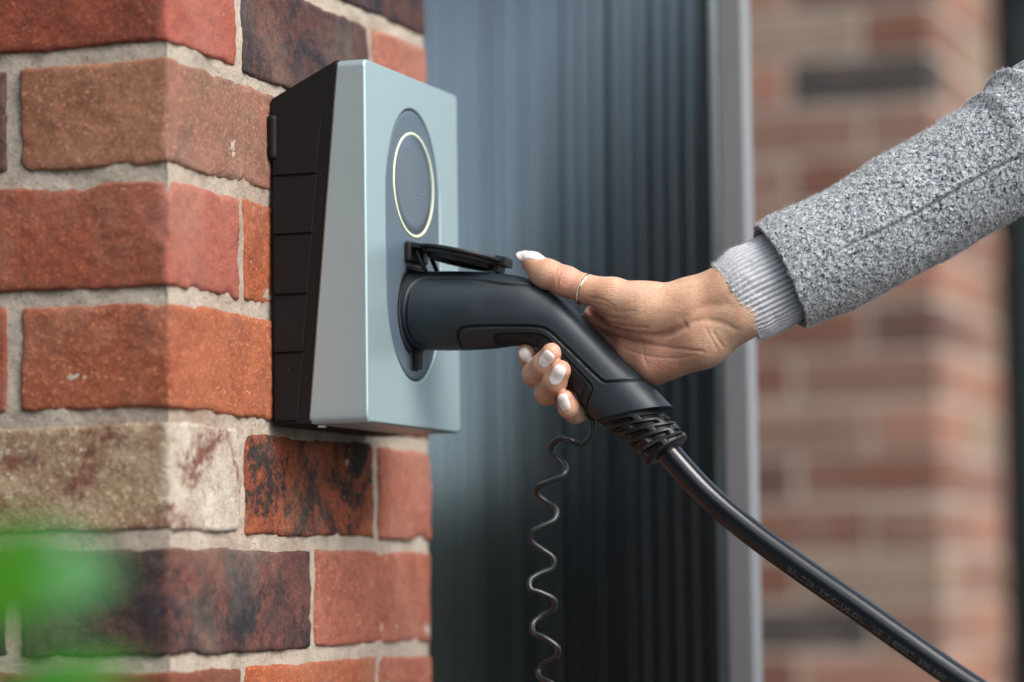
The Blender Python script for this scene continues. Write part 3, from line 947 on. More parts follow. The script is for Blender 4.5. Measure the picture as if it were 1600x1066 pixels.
# thenar eminence and thumb
F1.cone(hd(1078, 484, -1), hd(1008, 483, -7), 17.5*mm, 17.2*mm, K)
F1.cone(hd(1008, 483, -7), hd(958, 466, -9), 17.2*mm, 13.0*mm, .006)
F1.cone(hd(1012, 496, -5), hd(975, 492, -4), 13*mm, 11*mm, .006)
F1.chain([hd(958, 462, -9), hd(915, 452, -10), hd(884, 440, -10), hd(858, 427, -10), hd(832, 410, -9), hd(820, 402, -8.5)],
         [12.0*mm, 9.4*mm, 9.9*mm, 8.7*mm, 6.6*mm, 4.2*mm], .003)
F1.ell(hd(850, 432, -10), [(hd(862, 440, -10) - hd(838, 424, -10)) * .85, np.array([0, 7.5*mm, 0]), np.array([4*mm, 0, 7*mm])], .004)
# wrist and forearm (oval: two parallel cones)
F1.cone(hd(1086, 474, 1), hd(1140, 455, 2), 16.5*mm, 16.2*mm, .010)
F1.cone(hd(1140, 455, 2), hd(1290, 385, 28), 16.2*mm, 19*mm, .010)
F1.cone(hd(1098, 528, 1), hd(1157, 490, 2), 16.5*mm, 15.6*mm, .010)
F1.cone(hd(1157, 490, 2), hd(1300, 415, 28), 15.6*mm, 19*mm, .010)
# web to the index finger, seen past the thumb
F1.cone(hd(930, 492, 12), hd(985, 505, 4), 7*mm, 11*mm, .006)
FF = []
def finger(P, R, k=.003):
    f_ = Field(lo, [.26, hi[1], hi[2]], .0007)
    f_.chain(P, R, k)
    FF.append(f_)
finger([hd(822, 553, -4), hd(820, 562, 8), hd(846, 560, 26), hd(935, 503, 22)], [6.6*mm, 7.8*mm, 8.6*mm, 10*mm])
finger([hd(862, 552, -18.5), hd(850, 570, -13), hd(836, 585, -3), hd(858, 575, 22), hd(942, 535, 25)], [6.9*mm, 7.9*mm, 8.3*mm, 8.8*mm, 10*mm])
finger([hd(876, 579, -19), hd(867, 597, -14.5), hd(855, 614, -4), hd(878, 606, 21), hd(958, 568, 24)], [6.9*mm, 7.8*mm, 8.0*mm, 8.5*mm, 9.6*mm])
finger([hd(883, 622, -15), hd(889, 637, -10), hd(899, 645, -1), hd(922, 635, 18), hd(985, 594, 18)], [5.4*mm, 6.8*mm, 7.0*mm, 7.4*mm, 9*mm])
n0 = FF[0].n[0]
acc = FF[0].f.copy()
for f_ in FF[1:]:
    h_ = np.clip(.5 + .5 * (acc - f_.f) / .0012, 0, 1)
    acc = acc * (1 - h_) + f_.f * h_ - .0012 * h_ * (1 - h_)
n1 = min(acc.shape[0], F1.f.shape[0])
sub = F1.f[:n1, :acc.shape[1], :acc.shape[2]]
h_ = np.clip(.5 + .5 * (sub - acc[:n1]) / .004, 0, 1)
F1.f[:n1, :acc.shape[1], :acc.shape[2]] = sub * (1 - h_) + acc[:n1] * h_ - .004 * h_ * (1 - h_)
# creases of the palm, wrist and thumb: traced, then laid on the surface found there
def crease(pts, w, dp, n=None):
    P = []
    pts = catmull(np.array(pts, float), max(8, len(pts) * 6))
    for a, b in pts:
        q = F1.depth_at(a, b)
        if q is not None: P.append(q)
    if len(P) > 1: F1.carve(P, w * mm, dp * mm * 1.4)
CRS = [([(918, 482), (932, 498), (952, 511), (985, 521), (1020, 525), (1048, 521), (1070, 510)], 1.9, 2.3),
       ([(936, 496), (958, 506), (985, 511), (1010, 512)], .9, .5),
       ([(935, 490), (960, 497), (985, 499)], .8, .35),
       ([(960, 525), (990, 534), (1030, 541), (1075, 547), (1098, 549)], 1.0, .6),
       ([(975, 545), (1010, 556), (1050, 560), (1085, 556)], .8, .35),
       ([(1115, 520), (1124, 534), (1131, 543)], .9, .4),
       ([(1103, 514), (1112, 530), (1120, 545)], .8, .25),
       ([(1000, 520), (1004, 545), (1010, 570)], .8, .3),
       ([(1078, 505), (1100, 500), (1130, 505), (1150, 515)], 1.8, .4),
       ([(1068, 500), (1085, 485), (1105, 478), (1140, 476)], 3.2, .5),
       ([(878, 421), (873, 434), (871, 452)], .7, .45), ([(884, 418), (880, 432), (876, 442)], .5, .35), ([(890, 421), (885, 431), (877, 440)], .5, .3), ([(870, 418), (869, 430), (871, 440)], .5, .3),
       ([(898, 424), (890, 435), (880, 443)], .4, .22), ([(905, 428), (895, 438), (884, 446)], .4, .2),
       ([(925, 466), (945, 470), (960, 480)], .9, .35), ([(930, 474), (948, 478), (965, 488)], .8, .35), ([(950, 484), (975, 487), (995, 486)], .6, .22)]
for cpts, w, dp in CRS: crease(cpts, w, dp)
r_ = np.random.RandomState(4)
for k in range(26):        # fine oblique skin lines on the thenar and heel
    a, b = 960 + r_.rand() * 110, 455 + r_.rand() * 45
    L = 14 + r_.rand() * 18; an = math.radians(-50 + r_.rand() * 22)
    crease([(a, b), (a + L * .5 * math.cos(an) + 2, b + L * .5 * math.sin(an)), (a + L * math.cos(an), b + L * math.sin(an))], .42, .10 + r_.rand() * .08)
for k in range(14):
    a, b = 985 + r_.rand() * 90, 545 + r_.rand() * 30
    L = 12 + r_.rand() * 16; an = math.radians(10 + r_.rand() * 30)
    crease([(a, b), (a + L * math.cos(an), b + L * math.sin(an))], .42, .09 + r_.rand() * .06)

# skin
t = NT('skin')
v = t.vec()
pk = t.attr('pink')
c1 = t.mix(t.step(t.noise(38, 5, .6, v), .3, .72), S(222, 186, 158, .90), S(196, 152, 122, .86))
c1 = t.mix(t.math('MULTIPLY', t.step(t.noise(90, 5, .7, v), .48, .72), .40), c1, S(178, 112, 88, .85))
c1 = t.mix(t.math('MULTIPLY', t.step(t.noise(700, 3, .7, v), .52, .7), .35), c1, S(176, 118, 94, .8))
c1 = t.mix(pk, c1, S(222, 156, 132, .88))
t.set(Base_Color=c1, Roughness=t.math('ADD', t.math('MULTIPLY', t.noise(220, 4, .7, v), .25), .33), Subsurface_Weight=.12, Subsurface_Scale=.004)
t.b.inputs['Subsurface Radius'].default_value = (1, .35, .18)
t.b.inputs['Specular IOR Level'].default_value = .42
vs = t.vec((1, 1.1, 1))
nb = t.bump(t.vor(1100, vs), .00028, .5)
nb = t.bump(t.noise(380, 5, .68, t.vec((.6, 1, 1.5))), .0005, .6, nb)
t.bump(t.noise(110, 3, .6, t.vec((.5, 1, 1.6))), .0009, .35, nb)
M_skin = t.m

V, Q, T = F1.mesh('body')
# keep the part inside the sleeve
SH = np.array([.95, .30, 1.40])           # shoulder
person = thing('person', (1.08, .32, 0), 'woman\'s arm in grey speckled wool coat, right hand gripping the black charging plug', 'person')
person['label'] = 'person in grey speckled wool coat gripping the black plug with one ringed hand'
pinkc = [(hd(862, 552, -19), .012), (hd(876, 579, -20), .012), (hd(883, 622, -16), .012), (hd(822, 553, -6), .010), (hd(826, 408, -10), .010),
         (hd(884, 436, -16), .014), (hd(926, 490, 5), .020), (hd(1030, 585, -8), .030), (hd(975, 540, 0), .022)]
pk = np.zeros(len(V))
for c, r in pinkc: pk = np.maximum(pk, np.exp(-(((V - c) ** 2).sum(1)) / r ** 2) * .75)

# hidden rest of the figure, coarse
F2 = Field([.62, -.02, 0.0], [1.36, .66, 1.78], .0085)
PX, PY = 1.10, .33
K2 = .03
F2.ell((PX, PY, 1.63), [(.078, 0, 0), (0, .072, 0), (0, 0, .105)], .02)
F2.cone((PX, PY, 1.44), (PX, PY, 1.58), .052, .050, .02)
F2.cone((PX, PY - .15, 1.40), (PX, PY + .15, 1.40), .055, .055, K2)
F2.cone((PX, PY - .03, 1.05), (PX, PY + .03, 1.32), .10, .12, K2)
F2.cone((PX, PY + .16, 1.38), (PX + .04, PY + .2, 1.12), .042, .036, .02)
F2.cone((PX + .04, PY + .2, 1.12), (PX - .02, PY + .21, .88), .034, .026, .02)
F2.ell((PX - .03, PY + .21, .80), [(.030, 0, 0), (0, .018, 0), (0, 0, .075)], .02)
F2.cone((PX, PY - .15, 1.385), (.93, .262, 1.378), .042, .034, .02)
for s_g in (-1, 1):
    F2.cone((PX, PY + .08 * s_g, .95), (PX, PY + .09 * s_g, .50), .085, .058, .02)
    F2.cone((PX, PY + .09 * s_g, .50), (PX + .02, PY + .09 * s_g, .08), .055, .038, .02)
    F2.cone((PX + .03, PY + .09 * s_g, .045), (PX - .14, PY + .10 * s_g, .035), .038, .032, .02)
    F2.ell((PX - .072, PY + .026 * s_g, 1.65), [(.010, 0, 0), (0, .013, 0), (0, 0, .008)], .004)
F2.ell((PX - .084, PY, 1.61), [(.014, 0, 0), (0, .011, 0), (0, 0, .022)], .008)
V2, Q2, T2 = F2.mesh('b')
dz_ = lambda a: float(np.clip((a - 1130) / 470, 0, 1.4)) * .085
arm = catmull([H(a, b, dz_(a)) for a, b in ((1310, 398), (1380, 358), (1470, 306), (1570, 252), (1680, 202), (1800, 158))] + [np.array([.72, .325, 1.383]), np.array([.84, .29, 1.375]), np.array([.98, .24, 1.375])], 60)
Ra, *_ = tube_rings(arm, np.linspace(.022, .030, 60), 24)
V3, Q3, T3 = loft(Ra)
o1, o2 = len(V), len(V) + len(V2)
Vb = np.concatenate([V, V2, V3]); Qb = np.concatenate([Q, Q2 + o1, Q3 + o2]); Tb = np.concatenate([x for x in (T.reshape(-1, 3), T2.reshape(-1, 3) + o1, T3 + o2)])
me = quad_mesh('body', Vb, Qb, Tb)
at = me.attributes.new('pink', 'FLOAT', 'POINT')
if len(me.vertices) == len(Vb):
    at.data.foreach_set('value', np.concatenate([pk, np.zeros(len(Vb) - len(V))]).astype(np.float32))
body = put('body', me, M_skin, person)
import bmesh
bm = bmesh.new(); bm.from_mesh(me); bmesh.ops.recalc_face_normals(bm, faces=bm.faces[:]); bm.to_mesh(me); bm.free()
md = body.modifiers.new('smooth', 'SMOOTH'); md.factor = .5; md.iterations = 2

# nails
t = NT('nail_polish')
t.set(Base_Color=S(238, 226, 222, .92), Roughness=.16, Coat_Weight=.6, Subsurface_Weight=.05)
M_nail = t.m
def tri(P):
    q = (P - F1.lo) / F1.h; i = np.floor(q).astype(int); f = q - i; f_ = F1.f
    i = np.clip(i, 0, F1.n - 2)
    r = 0
    for a in (0, 1):
        for b in (0, 1):
            for c in (0, 1):
                r += f_[i[0] + a, i[1] + b, i[2] + c] * (f[0] if a else 1 - f[0]) * (f[1] if b else 1 - f[1]) * (f[2] if c else 1 - f[2])
    return r
def surf_h(p, n):
    h = .004
    for _ in range(14):
        d = tri(p + n * h)
        if d < .00005: return h
        h -= max(d, .0001) * .9
        if h < -.005: return -1
    return h
def nail(c, tip, nrm, L, Wd, crad, bow=.0012, square=3.2):
    c = np.array(c); e1 = np.array(tip) - c; nrm = np.array(nrm, float)
    nrm /= np.linalg.norm(nrm); e1 -= (e1 @ nrm) * nrm; e1 /= np.linalg.norm(e1); e2 = np.cross(nrm, e1)
    nu, nv = 18, 34
    rows = []; hs_ = []
    for lay in (0, 1):
        for i in range(nu):
            rr = i / (nu - 1)
            for j in range(nv):
                a = 2 * math.pi * j / nv
                p = square if math.cos(a) > 0 else 2.3
                x = math.copysign(abs(math.cos(a)) ** (2 / p), math.cos(a)) * rr; y = math.copysign(abs(math.sin(a)) ** (2 / p), math.sin(a)) * rr
                yy = y * Wd / 2; xx = x * L / 2
                h = crad * (math.cos(min(1.4, abs(yy) / crad)) - 1) - bow * x * x
                edge = .00045 * (1 - max(0, (rr - .8) / .2) ** 2)
                sy = crad * math.sin(max(-1.4, min(1.4, yy / crad)))
                base = c + e1 * xx + e2 * sy
                h = max(h, surf_h(base, nrm)) if lay == 0 else h
                if lay == 0: hs_.append(h)
                hh = (h + edge) if lay == 0 else hs_[i * nv + j] - .0009
                rows.append(base + nrm * hh)
    V = np.array(rows)
    Q = []
    for lay in (0, 1):
        b = lay * nu * nv
        for i in range(nu - 1):
            for j in range(nv):
                q = (b + i * nv + j, b + (i + 1) * nv + j, b + (i + 1) * nv + (j + 1) % nv, b + i * nv + (j + 1) % nv)
                Q.append(q if lay == 0 else q[::-1])
    b0 = (nu - 1) * nv; b1 = nu * nv + b0
    for j in range(nv): Q.append((b0 + j, b1 + j, b1 + (j + 1) % nv, b0 + (j + 1) % nv))
    return put('fingernail', quad_mesh('fingernail', V, Q), M_nail, person)
vd = -_F                                   # towards the viewer
upw = np.array([0, 0, 1.0]); left = -_R
def surf(px, py, lift=0.0):
    q = F1.depth_at(px, py)
    return q if q is not None else H(px, py, -.02)
def nrm_at(q):
    I = np.round((q - F1.lo) / F1.h).astype(int); f_ = F1.f; s4 = 4
    g_ = np.array([f_[I[0] + s4, I[1], I[2]] - f_[I[0] - s4, I[1], I[2]], f_[I[0], I[1] + s4, I[2]] - f_[I[0], I[1] - s4, I[2]], f_[I[0], I[1], I[2] + s4] - f_[I[0], I[1], I[2] - s4]])
    return g_ / np.linalg.norm(g_)
def nail_at(px, py, tx, ty, L, Wd, crad, blend=.35, extra=None, **k):
    q = surf(px, py); n = nrm_at(q)
    n = n * (1 - blend) + vd * blend
    if extra is not None: n = n + np.array(extra)
    n /= np.linalg.norm(n)
    q2 = q + n * .0001
    tipd = (W(tx, ty, 2.0) - W(px, py, 2.0))
    return nail(q2, q2 + tipd, n, L, Wd, crad, **k)
nail_at(852.5, 562, 866, 546, .0128, .0098, .0062)
nail_at(870, 587, 880, 570, .0145, .0098, .0062)
nail_at(880, 629.5, 876, 614, .0118, .0082, .0052, extra=left * .35)
nail_at(821, 556, 815, 548, .0105, .0085, .0058, extra=left * .1)
# thumb nail: on the upper side, seen edge on
tn = hd(831, 404, -9) + upw * .0050
nail(hd(829, 405.5, -11.5) + upw * .0022, hd(806, 396, -11), (upw * .70 + vd * .74), .0205, .0112, .0062, bow=.0010, square=2.2)
# ring
t = NT('gold_ring'); t.set(Base_Color=(.93, .82, .60, 1), Metallic=1.0, Roughness=.08); M_gold = t.m
rc = hd(913, 452.5, -10.2); ta = hd(884, 440, -10) - hd(940, 461, -10); ta /= np.linalg.norm(ta)
# tilt a little so that its plane follows the photograph
ta = ta + upw * .02; ta /= np.linalg.norm(ta)
e1 = np.cross(ta, upw); e1 /= np.linalg.norm(e1); e2 = np.cross(e1, ta)
Lr = []
for pr_, rr in ((-.0009, .0100), (-.0009, .0106), (-.0007, .0109), (.0007, .0109), (.0009, .0106), (.0009, .0100)):
    Lr.append([rc + ta * pr_ + e1 * rr * math.cos(a) * .98 + e2 * rr * math.sin(a) for a in np.linspace(0, 2 * math.pi, 96, endpoint=False)])
V, Q, T = loft(np.array(Lr), False, False)
put('thumb_ring', quad_mesh('thumb_ring', V, Q), M_gold, person)

# ---------------- knit cuff
t = NT('knit_wool')
v = t.vec()
c1 = t.mix(t.noise(500, 3, .7, v), S(196, 199, 205, .9), S(222, 225, 230, .93))
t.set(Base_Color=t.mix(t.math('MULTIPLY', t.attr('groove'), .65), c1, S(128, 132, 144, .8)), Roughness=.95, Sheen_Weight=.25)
t.bump(t.noise(1500, 4, .7, v), .0006, .9)
M_knit = t.m
def pair_loft(up, lo_, dep, n, m):
    up = catmull(up, n); lo_ = catmull(lo_, n); dep = catmull(np.array(dep)[:, None], n)[:, 0]
    C = (up + lo_) / 2; D = (up - lo_) / 2
    T_ = np.gradient(C, axis=0); T_ /= np.linalg.norm(T_, axis=1)[:, None]
    B = np.cross(T_, D); B /= np.linalg.norm(B, axis=1)[:, None]
    B *= np.sign((B @ vd))[:, None]
    th = np.linspace(0, 2 * np.pi, m, endpoint=False)
    return C[:, None] + np.cos(th)[None, :, None] * D[:, None] + np.sin(th)[None, :, None] * (B * dep[:, None])[:, None], C, th
ns, ms = 110, 520
DZ = lambda a: float(np.clip((a - 1130) / 470, 0, 1.4)) * .085
Hs = lambda a, b: H(a, b, DZ(a))
ku = [Hs(1116, 414), Hs(1140, 392), Hs(1180, 373), Hs(1230, 345), Hs(1260, 330)]
kl = [Hs(1187, 530), Hs(1213, 521), Hs(1250, 502), Hs(1285, 480), Hs(1310, 465)]
Rk, Ck, thk = pair_loft(ku, kl, [.0225, .0235, .024, .024, .024], ns, ms)
NR = 52
ribw = np.cos(thk * NR)
rn = Rk - Ck[:, None]; rl = np.linalg.norm(rn, axis=-1)[..., None]; rn = rn / rl
st = fbm(Rk, 900, 5, 2) * .00025 + fbm(Rk, 120, 8, 2) * .0006
stitch = .00016 * np.cos(np.linspace(0, 2 * np.pi * 38, ns))[:, None] * np.sin(thk * NR)[None]
dk = .00055 * np.sign(ribw)[None] * np.abs(ribw)[None] ** .6 + st + stitch
Rk = Rk + rn * dk[..., None]
# ragged rim with rolled lip
ax_k = Ck[0] - Ck[-1]; ax_k /= np.linalg.norm(ax_k)
wv = (fbm(Rk[0], 160, 2, 2) * .0010 + .0003 * np.cos(thk * NR))[:, None] * ax_k
fall = np.exp(-np.arange(ns) / 5.0)[:, None, None]
Rk = Rk + fall * wv[None]
lipr = [Rk[0] - rn[0] * .0007 + ax_k * .0006, Rk[0] - rn[0] * .0016 + ax_k * .0004, Rk[0] - rn[0] * .0024 - ax_k * .0010, Rk[8] - rn[8] * .0028, Rk[25] - rn[25] * .003]
Rk2 = np.concatenate([np.array(lipr[::-1]), Rk])
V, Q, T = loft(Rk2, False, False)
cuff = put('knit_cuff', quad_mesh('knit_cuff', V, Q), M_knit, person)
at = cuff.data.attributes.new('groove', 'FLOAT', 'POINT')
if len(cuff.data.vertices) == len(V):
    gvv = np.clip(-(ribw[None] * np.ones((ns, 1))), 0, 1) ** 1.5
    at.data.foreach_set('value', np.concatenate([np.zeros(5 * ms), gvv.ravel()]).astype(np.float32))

# ---------------- coat sleeve
t = NT('boucle_wool')
v = t.vec()
n1 = t.noise(350, 3, .6, v, .9); n2 = t.noise(400, 3, .6, t.vec((1.2, 1, 1)), .6)
c1 = t.mix(t.step(n1, .38, .58), S(122, 130, 138, .85), S(184, 192, 194, .88))
c1 = t.mix(t.step(t.noise(760, 2, .6, v), .55, .64), c1, S(222, 228, 228, .95))
c1 = t.mix(t.math('MULTIPLY', t.step(n2, .54, .60), .9), c1, S(98, 106, 118, .85))
clump = t.math('ADD', t.noise(520, 2, .55, t.vec((1, 1.3, .9)), .8), t.math('MULTIPLY', t.noise(60, 2, .5, v), .12))
c1 = t.mix(t.step(clump, .635, .67), c1, S(40, 44, 56, .9))
t.set(Base_Color=c1, Roughness=.97, Sheen_Weight=.2)
t.b.inputs['Specular IOR Level'].default_value = .2
nb = t.bump(t.noise(560, 4, .7, v, .8), .0011, .8)
t.bump(t.noise(1600, 3, .7, v), .0004, .9, nb)
M_coat = t.m
su = [(1180, 352), (1215, 331), (1282, 304), (1330, 275), (1371, 248), (1441, 210), (1490, 181), (1530, 157), (1558, 128), (1600, 106), (1680, 70), (1760, 42)]
sw = [(1257, 512), (1285, 500), (1330, 480), (1380, 456), (1425, 432), (1478, 405), (1520, 381), (1560, 359), (1600, 337), (1650, 312), (1740, 268), (1840, 236)]
up_ = [Hs(a, b) for a, b in su]; lo__ = [Hs(a, b) for a, b in sw]
up_ += [np.array([.72, .325, 1.455]), np.array([.84, .29, 1.46]), np.array([.98, .24, 1.47]), np.array([1.08, .23, 1.46])]
lo__ += [np.array([.73, .328, 1.31]), np.array([.84, .295, 1.29]), np.array([.98, .24, 1.27]), np.array([1.08, .23, 1.26])]
dep = [.0335, .0338, .034, .0345, .035, .0355, .036, .037, .038, .04, .044, .05, .058, .065, .075, .085]
ns, ms = 640, 420
# dense where seen
kk = len(up_)
def pl2(up, lo_, dep, tpar, m):
    big = 4000
    a = catmull(up, big); b = catmull(lo_, big); d = catmull(np.array(dep)[:, None], big)
    ix = tpar * (big - 1); f = lambda X: np.stack([np.interp(ix, np.arange(big), X[:, k]) for k in range(X.shape[1])], -1)
    A, B2, Dp = f(a), f(b), f(d)[:, 0]
    C = (A + B2) / 2; D = (A - B2) / 2
    T_ = np.gradient(C, axis=0); T_ /= np.linalg.norm(T_, axis=1)[:, None]
    Bn = np.cross(T_, D); Bn /= np.linalg.norm(Bn, axis=1)[:, None]; Bn *= np.sign(Bn @ vd)[:, None]
    th = np.linspace(0, 2 * np.pi, m, endpoint=False)
    return C[:, None] + np.cos(th)[None, :, None] * D[:, None] + np.sin(th)[None, :, None] * (Bn * Dp[:, None])[:, None], C, th, T_
tp = np.concatenate([np.linspace(0, .66, 560, endpoint=False), np.linspace(.66, 1, 80)])
Rs, Cs, ths, Ts = pl2(up_, lo__, dep, tp, ms)
rn = Rs - Cs[:, None]; rn /= np.linalg.norm(rn, axis=-1)[..., None]
px_, py_ = project(Cs)
# folds that gather towards the elbow, crossing the sleeve obliquely
dfold = np.zeros(Rs.shape[:2])
cth, sth = np.cos(ths)[None], np.sin(ths)[None]
pcx = px_[:, None]
for (pc, sk, wd, am, tc, tw) in [(1534, 35, 9, .0036, .3, 1.0), (1574, 45, 12, .0048, .2, 1.0), (1492, 20, 12, .0018, .2, .9), (1512, -30, 12, .0012, 1.2, .7), (1340, 22, 14, .0007, .9, 1.0), (1452, 30, 20, .0012, .1, .9), (1395, 25, 18, .0008, .3, .9), (1620, 40, 18, .0040, .3, 1.2)]:
    dfold += am * np.exp(-((pcx - pc - sk * sth) / wd) ** 2) * np.exp(-((ths[None] - tc + np.pi) % (2 * np.pi) - np.pi) ** 2 / tw ** 2)
dfold += fbm(Rs, 16, 31, 2) * .0016 + fbm(Rs * np.array([1, 1, 1]), 42, 33, 2) * .0007
bou = fbm(Rs, 400, 41, 2, .6) * .00050 + np.clip(vnoise(Rs, 260, 43), 0, 1) * .0005
# seam
seam_px = [(1300, 399), (1328, 384), (1380, 360), (1436, 332), (1490, 301), (1549, 267), (1600, 243), (1680, 205), (1780, 160)]
Pxx, Pyy = project(Rs)
syy = np.interp(Pxx, [p[0] for p in seam_px], [p[1] for p in seam_px])
fr = ((rn @ vd) > 0)
sdist = (Pyy - syy) * .89
fade = np.clip((Pxx - 1290) / 60, 0, 1)
seamd = (-.0022 * np.exp(-(sdist / 2.6) ** 2) + .0010 * np.exp(-((sdist + 7) / 5.0) ** 2)) * fr * fade
Rs = Rs + rn * (dfold + bou + seamd)[..., None]
axs = Cs[0] - Cs[6]; axs /= np.linalg.norm(axs)
wv = (fbm(Rs[0], 90, 12, 3) * .0009)[:, None] * axs
Rs = Rs + np.exp(-np.arange(len(tp)) / 8.0)[:, None, None] * wv[None]
lip = [Rs[0] - rn[0] * .0006 + axs * .0007, Rs[0] - rn[0] * .0016 + axs * .0009, Rs[0] - rn[0] * .0028 + axs * .0002, Rs[3] - rn[3] * .0036, Rs[40] - rn[40] * .0042, Rs[90] - rn[90] * .005]
Rs2 = np.concatenate([np.array(lip[::-1]), Rs])
V, Q, T = loft(Rs2, False, False)
sleeve = put('coat_sleeve', quad_mesh('coat_sleeve', V, Q), M_coat, person)

# loose fibres standing off the wool and the knit
def fuzz(name, Rg, Nn, count, length, wid, mat, parent, seed, lmin=.4):
    r_ = np.random.RandomState(seed)
    n_, m_ = Rg.shape[:2]
    i = r_.randint(0, n_, count); j = r_.randint(0, m_, count)
    p = Rg[i, j]; nn = Nn[i, j]
    rd = r_.normal(size=(count, 3)); rd /= np.linalg.norm(rd, axis=1)[:, None]
    L = length * (lmin + (1 - lmin) * r_.rand(count) ** 2)[:, None]
    d1 = nn * .75 + rd * .8; d1 /= np.linalg.norm(d1, axis=1)[:, None]
    rd2 = r_.normal(size=(count, 3)); d2 = d1 + rd2 * .9; d2 /= np.linalg.norm(d2, axis=1)[:, None]
    d3 = d2 + r_.normal(size=(count, 3)) * .9; d3 /= np.linalg.norm(d3, axis=1)[:, None]
    pts = [p - nn * .0003, p + d1 * L * .4, p + d1 * L * .4 + d2 * L * .35, p + d1 * L * .4 + d2 * L * .35 + d3 * L * .3]
    sv = np.cross(d1, vd + .3 * rd); sv /= np.linalg.norm(sv, axis=1)[:, None] + 1e-9
    ws = [wid, wid, wid * .7, wid * .2]
    V = np.stack([np.stack([q - sv * w / 2, q + sv * w / 2], 1) for q, w in zip(pts, ws)], 1).reshape(-1, 3)
    b = np.arange(count)[:, None] * 8
    Q = np.concatenate([b + np.array([[2 * k, 2 * k + 1, 2 * k + 3, 2 * k + 2]]) for k in range(3)])
    o = put(name, quad_mesh(name, V, Q), mat, parent)
    o['kind'] = 'stuff'
    return o
M_fib = plain('wool_fibre', S(196, 198, 202, .85), .9)
fz = fuzz('wool_fuzz', Rs[:480], rn[:480], 34000, .0034, .00015, M_fib, person, 3)
subm = lambda o, par: (setattr(o, 'parent', par), setattr(o, 'matrix_parent_inverse', Matrix.Identity(4)))
def reparent(o, par):     # sub-part under a part whose own transform is identity in world
    o.parent = par; o.matrix_parent_inverse = Matrix.Identity(4)
reparent(fz, sleeve)
rk_n = Rk - Ck[:, None]; rk_n /= np.linalg.norm(rk_n, axis=-1)[..., None]
fk = fuzz('knit_fuzz', Rk[:80], rk_n[:80], 8000, .0034, .00012, M_fib, person, 5, .3)
reparent(fk, cuff)
fk2 = fuzz('knit_fuzz', Rk[:3], rk_n[:3] * .5 + ax_k * .7, 700, .0050, .00013, M_fib, person, 9, .3)
reparent(fk2, cuff)

# coat body, trousers, shoes, hair (outside the frame)
def sdf_part(name, build, lo, hi, h, mat, noise=0):
    f_ = Field(lo, hi, h); build(f_)
    if noise:
        pass
    V, Q, T = f_.mesh(name)
    me = quad_mesh(name, V, Q, T)
    bm = bmesh.new(); bm.from_mesh(me); bmesh.ops.recalc_face_normals(bm, faces=bm.faces[:]); bm.to_mesh(me); bm.free()
    return put(name, me, mat, person)
def b_coat(f_):
    f_.cone((PX, PY - .13, 1.385), (PX, PY + .13, 1.385), .080, .080, .04)
    f_.cone((PX, PY - .05, 1.30), (PX, PY - .06, .70), .135, .16, .04)
    f_.cone((PX, PY + .05, 1.30), (PX, PY + .06, .70), .135, .16, .04)
    f_.cone((PX, PY + .16, 1.38), (PX + .04, PY + .21, 1.12), .070, .058, .02)
    f_.cone((PX + .04, PY + .21, 1.12), (PX - .01, PY + .215, .89), .056, .046, .02)
    f_.cone((PX, PY - .14, 1.385), (PX - .10, PY - .11, 1.37), .078, .080, .03)
    f_.cone((PX, PY - .03, 1.44), (PX, PY + .03, 1.45), .068, .064, .02)
sdf_part('coat', b_coat, [.78, -.08, .45], [1.38, .74, 1.60], .009, M_coat)
M_trouser = plain('black_trousers', S(30, 30, 36), .85)
def b_tr(f_):
    for s_g in (-1, 1):
        f_.cone((PX, PY + .08 * s_g, .95), (PX, PY + .09 * s_g, .50), .095, .072, .02)
        f_.cone((PX, PY + .09 * s_g, .50), (PX + .02, PY + .09 * s_g, .10), .070, .058, .02)
sdf_part('trousers', b_tr, [.90, .05, .02], [1.30, .62, 1.1], .009, M_trouser)
M_hair = plain('dark_hair', S(38, 26, 20), .5, 0, .5, .002, 120)
def b_hair(f_):
    f_.ell((PX + .022, PY, 1.665), [(.086, 0, 0), (0, .086, 0), (0, 0, .098)], .02)
    f_.cone((PX + .05, PY - .03, 1.62), (PX + .07, PY - .04, 1.40), .062, .045, .03)
    f_.cone((PX + .05, PY + .03, 1.62), (PX + .07, PY + .04, 1.40), .062, .045, .03)
sdf_part('hair', b_hair, [.95, .12, 1.28], [1.32, .56, 1.82], .008, M_hair)
def b_shoe(s_g):
    def f(f_):
        f_.cone((PX + .04, PY + .09 * s_g, .045), (PX - .14, PY + .10 * s_g, .036), .043, .036, .02)
        f_.cone((PX + .03, PY + .09 * s_g, .05), (PX + .03, PY + .09 * s_g, .11), .042, .045, .02)
    return f
for s_g in (-1, 1): sdf_part('shoe', b_shoe(s_g), [.88, PY + .09 * s_g - .08, -.01], [1.2, PY + .09 * s_g + .09, .2], .008, M_trouser)

